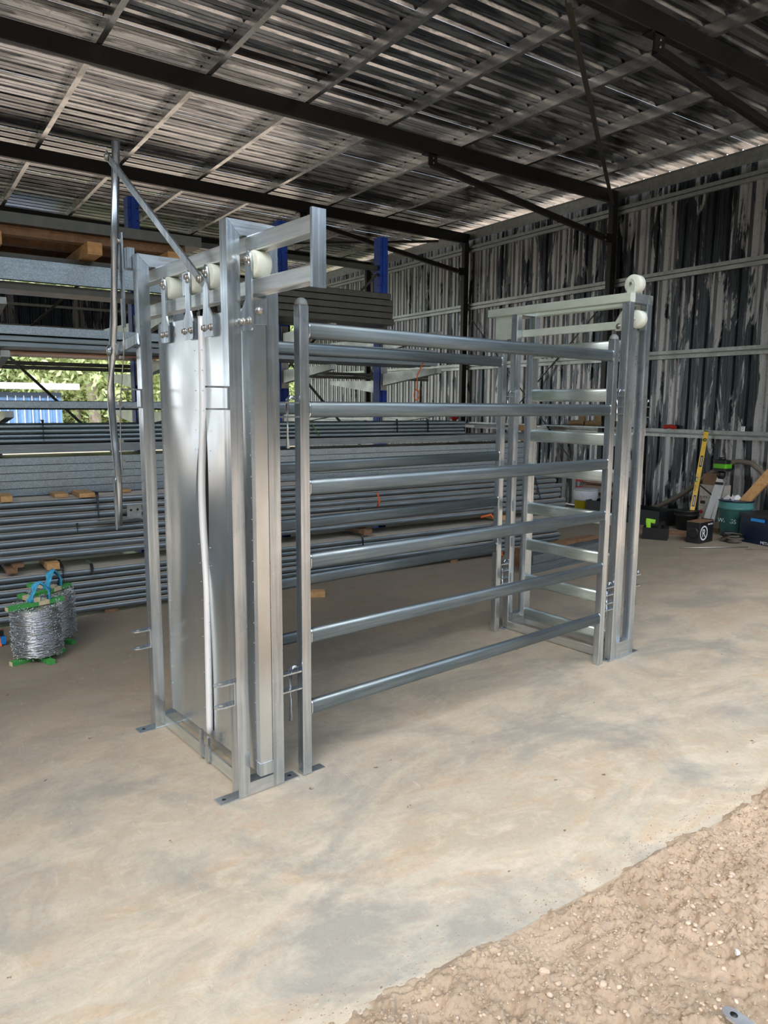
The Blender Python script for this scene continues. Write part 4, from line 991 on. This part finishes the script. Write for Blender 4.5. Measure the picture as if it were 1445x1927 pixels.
q = MB(); q.box(-.0195, -.0185, .02, .16, 1.14, 1.19); q.build('stamp', 'orange_print', pt)
q = MB(); q.box(7.9, 8.55, 9.1, 11.6, 1.15, 1.19); q.build('shelf_board', 'white_plastic', label='pale shelf board along the wall behind the far panel post', cat='shelf')
q = MB(); q.sweep([(0, 0, 0), (.02, .02, .08), (0, 0, .16), (.01, .03, .22)], rr(.10, .14, .04)); q.build('red_cloth', 'red_cloth', label='red cloth heaped on the pale wall shelf', cat='cloth', loc=(8.1, 9.85, 1.195))
q = MB(); q.sweep([(0, -.08, .03), (0, 0, .045), (0, .08, .03)], rr(.07, .05, .02)); q.build('cap_hat', 'red_cloth', label='red cap lying on the wall girt right of the slide gate', cat='cap', loc=(8.60, 5.98, 1.205))
q = MB(); q.box(8.585, 8.60, 4.945, 4.985, 1.216, 1.275); o = q.build('power_socket', 'print_white', label='small white socket plate above the girt at the right', cat='socket')
for dz in (.03, .055):
    h = MB(); h.box(8.583, 8.5849, 4.958, 4.970, 1.206+dz, 1.212+dz); h.build('slot', 'black_plastic', o)
# galvanised lug poking in at the bottom right corner
q = MB(); yy = 0
q.prism([(0, -.02), (.07, -.02), (.085, -.012), (.09, 0), (.085, .012), (.07, .02), (0, .02)], 2, 0, .006); o = q.build('metal_lug', 'aluminium', label='end of a galvanised flat bar with a hole at the bottom right corner', cat='lug', loc=(1.590, .765, .040), rot=(0, -.05, 1.60))
h = MB(); h.lathe([(0, .0061), (.009, .0061), (.009, .0066), (0, .0066)], (.062, 0, 0), 2, 14); h.build('bolt_hole', 'black_plastic', o)

# ------------------------------------------------------------------ outside: container, trees
ct = thing('shipping_container', 'pale blue shipping container standing outside beyond the rack', 'container', (.2, 30, -.75), -.02)
q = MB(); q.box(0, 5.3, 0, 2.4, 0, 2.62); q.build('shell', 'container_blue', ct)
for k in range(22):
    q = MB(); q.box(.1+k*.237, .1+k*.237+.10, -.04, -.0005, .2, 2.42); q.build('corrugation', 'container_blue', ct)
for k in range(8):
    q = MB(); q.tube([(3.2+k*.27, -.08, .2), (3.2+k*.27, -.08, 2.5)], .022, 6); q.build('lock_rod', 'white_plastic', ct)
q = MB(); q.box(0, 5.3, -.06, -.0405, 2.45, 2.62); q.build('top_rail', 'container_dark', ct)
q = MB(); q.box(4.15, 5.1, -.062, -.041, 1.2, 1.5); q.build('red_lettering_panel', 'red_print', ct)
q = MB(); q.box(0, 6.9, 0, 3, 0, .08).box(0, 6.9, -.05, 0, -.11, .12); aw = q.build('awning_roof', 'white_plastic', label='long white awning roof above the blue container', cat='roof', loc=(-.8, 29.6, 2.09))
for x in (.3, 6.5):
    q = MB(); q.box(x, x+.08, 2.6, 2.68, -2.75, 0); q.build('post', 'white_plastic', aw)
def leaf_cloud(seed, n, sx, sy, sz, mat, size=.16):
    r = np.random.RandomState(seed); c = r.normal(0, 1, (n, 3))*np.array([sx, sy, sz])*.45
    q = MB(); a = r.normal(0, 1, (n, 3)); a /= np.linalg.norm(a, axis=1)[:, None]; b = np.cross(a, r.normal(0, 1, (n, 3))); b /= np.linalg.norm(b, axis=1)[:, None]
    a *= size; b *= size*.45
    V = np.stack([c-a, c+b, c+a, c-b], 1).reshape(-1, 3); F_ = np.arange(4*n).reshape(-1, 4)
    me = bpy.data.meshes.new('foliage'); me.from_pydata(V.tolist(), [], F_.tolist()); me.materials.append(MATS[mat]); return me
LC = [leaf_cloud(1, 6500, 3.0, 2.4, 3.2, 'leaf_light', .11), leaf_cloud(2, 6500, 2.6, 2.4, 3.4, 'leaf_mid', .11), leaf_cloud(3, 6500, 3.2, 1.8, 1.9, 'leaf_light', .085)]
def trunk_mesh(seed):
    r = random.Random(seed); q = MB(); lean = r.uniform(-.5, .5)
    def limb(p, d, L, r0, r1):
        pts = []; n_ = 6; c = Vector(p); dd = Vector(d).normalized()
        vs = []
        for i in range(n_+1):
            pts.append(c.copy()); dd = (dd+Vector((r.uniform(-.12, .12), r.uniform(-.12, .12), 0))).normalized(); c += dd*L/n_
        nn = 8
        for i, p_ in enumerate(pts):
            rad = r0+(r1-r0)*i/n_
            vs += [(p_.x+rad*math.cos(2*PI*k/nn), p_.y+rad*math.sin(2*PI*k/nn), p_.z) for k in range(nn)]
        q.add(vs, [(i*nn+k, i*nn+(k+1) % nn, (i+1)*nn+(k+1) % nn, (i+1)*nn+k) for i in range(n_) for k in range(nn)], True)
        return pts[-1]
    t_ = limb((0, 0, -.3), (lean*.15, 0, 1), 5.5, .19, .12)
    limb(t_, (.5, .2, 1), 3, .10, .03); limb(t_, (-.5, -.1, 1), 3, .09, .03); limb((0, 0, 2.2), (.6, 0, 1), 2.5, .06, .02)
    return q.mesh('trunk', 'bark')
LD = [leaf_cloud(11, 5000, 3.0, 2.6, 3.2, 'leaf_dull', .13), leaf_cloud(12, 5000, 3.2, 2.2, 2.2, 'leaf_dull', .12)]
TM = [trunk_mesh(s) for s in (1, 2, 3)]
tl = [('bare pale gum trunk', 0), ('slender grey gum tree', 1), ('leafy gum tree', 2)]
tcount = 0
spots = []
for (rx, Y0, sc_) in ((.125, 44, .9), (.150, 44, .8), (.170, 40, .8), (.205, 40, .8), (.232, 36, 1.5), (.248, 37, 1.4), (.285, 42, .9), (.33, 38, .9), (.40, 42, .9), (.47, 36, .9), (.53, 33, 1.0), (.56, 40, .9), (.63, 38, 1), (.72, 40, 1), (.06, 42, .9), (0, 38, 1), (-.10, 40, 1), (-.22, 38, 1)):
    spots.append((rx*Y0, Y0, sc_))
lab = ['gum tree behind the blue container at the left frame edge', 'distant gum tree above the container roof', 'thin gum tree rising behind the white awning', 'thin gum tree just beyond the end of the awning', 'thick pale gum trunk seen left of the hand lever', 'pale gum trunk directly behind the hand lever']
for i, (x, y, s) in enumerate(spots):
    z = float(yard_z(np.array(x), np.array(y)))
    lb = lab[i] if i < len(lab) else 'gum tree in the belt of trees beyond the open end of the shed'
    t = thing('gum_tree', lb, 'tree', (x, y, z), random.uniform(0, 6), 'trees beyond the open end' if i >= len(lab) else None); t.scale = (s, s, s)
    obj('trunk', TM[i % 3], t)
    obj('foliage', LC[i % 2], t, loc=(0, 0, 6.2), kind='stuff'); obj('foliage', LC[(i+1) % 2], t, loc=(1.2, .6, 4.4), kind='stuff')
for i in range(26):
    x = -14+i*1.75+random.uniform(-.5, .5); y = 46+random.uniform(-4, 4); z = float(yard_z(np.array(x), np.array(y)))
    obj('shrub', LC[2] if i % 3 else LC[1], None, 'leafy green shrub in the undergrowth beyond the shed', 'shrub', 'shrubs in the undergrowth', None, (x, y, z+1.2), (0, 0, i)).scale = (1.3, 1.3, 1.25 if i % 3 else .8)

# the forest goes on round the yard: belts in front of the shed and to its left
n_ = 0
for k in range(38):
    a = math.radians(150+k*6.2); d = 27+5*math.sin(k*2.3); x, y = 2+d*math.cos(a), 4+d*math.sin(a)
    if y > 14: continue
    z = float(yard_z(np.array(x), np.array(y)))
    t = thing('gum_tree', 'tall gum tree at the edge of the yard outside the frame', 'tree', (x, y, z), k, 'trees round the yard outside the frame')
    t.scale = (1.25, 1.25, 1.0+.25*math.sin(k*1.7))
    obj('trunk', TM[k % 3], t)
    for dx, dz, m_ in ((0, 6.0, 0), (1.5, 4.2, 0), (-1.2, 2.4, 1), (.4, 7.4, 1)): obj('foliage', LD[m_], t, loc=(dx, .3*dx, dz), kind='stuff')
# unseen left wall of ribbed sheets, added to darken the rear of the shed
wl = thing('wall_left_blocker', kind='structure')
ws = MB(); vs = []
for z in (.01, 4.50): vs += [(XL-h, p, z) for p, h in prof]
n = len(prof); ws.add(vs, [(j, j+1, n+j+1, n+j) for j in range(n-1)]); wm3 = ws.mesh('wall_sheet', 'wall_zinc')
y = 3.95
while y < YE-.6: obj('wall_sheet', wm3, wl, loc=(0, y, 0)); y += .80
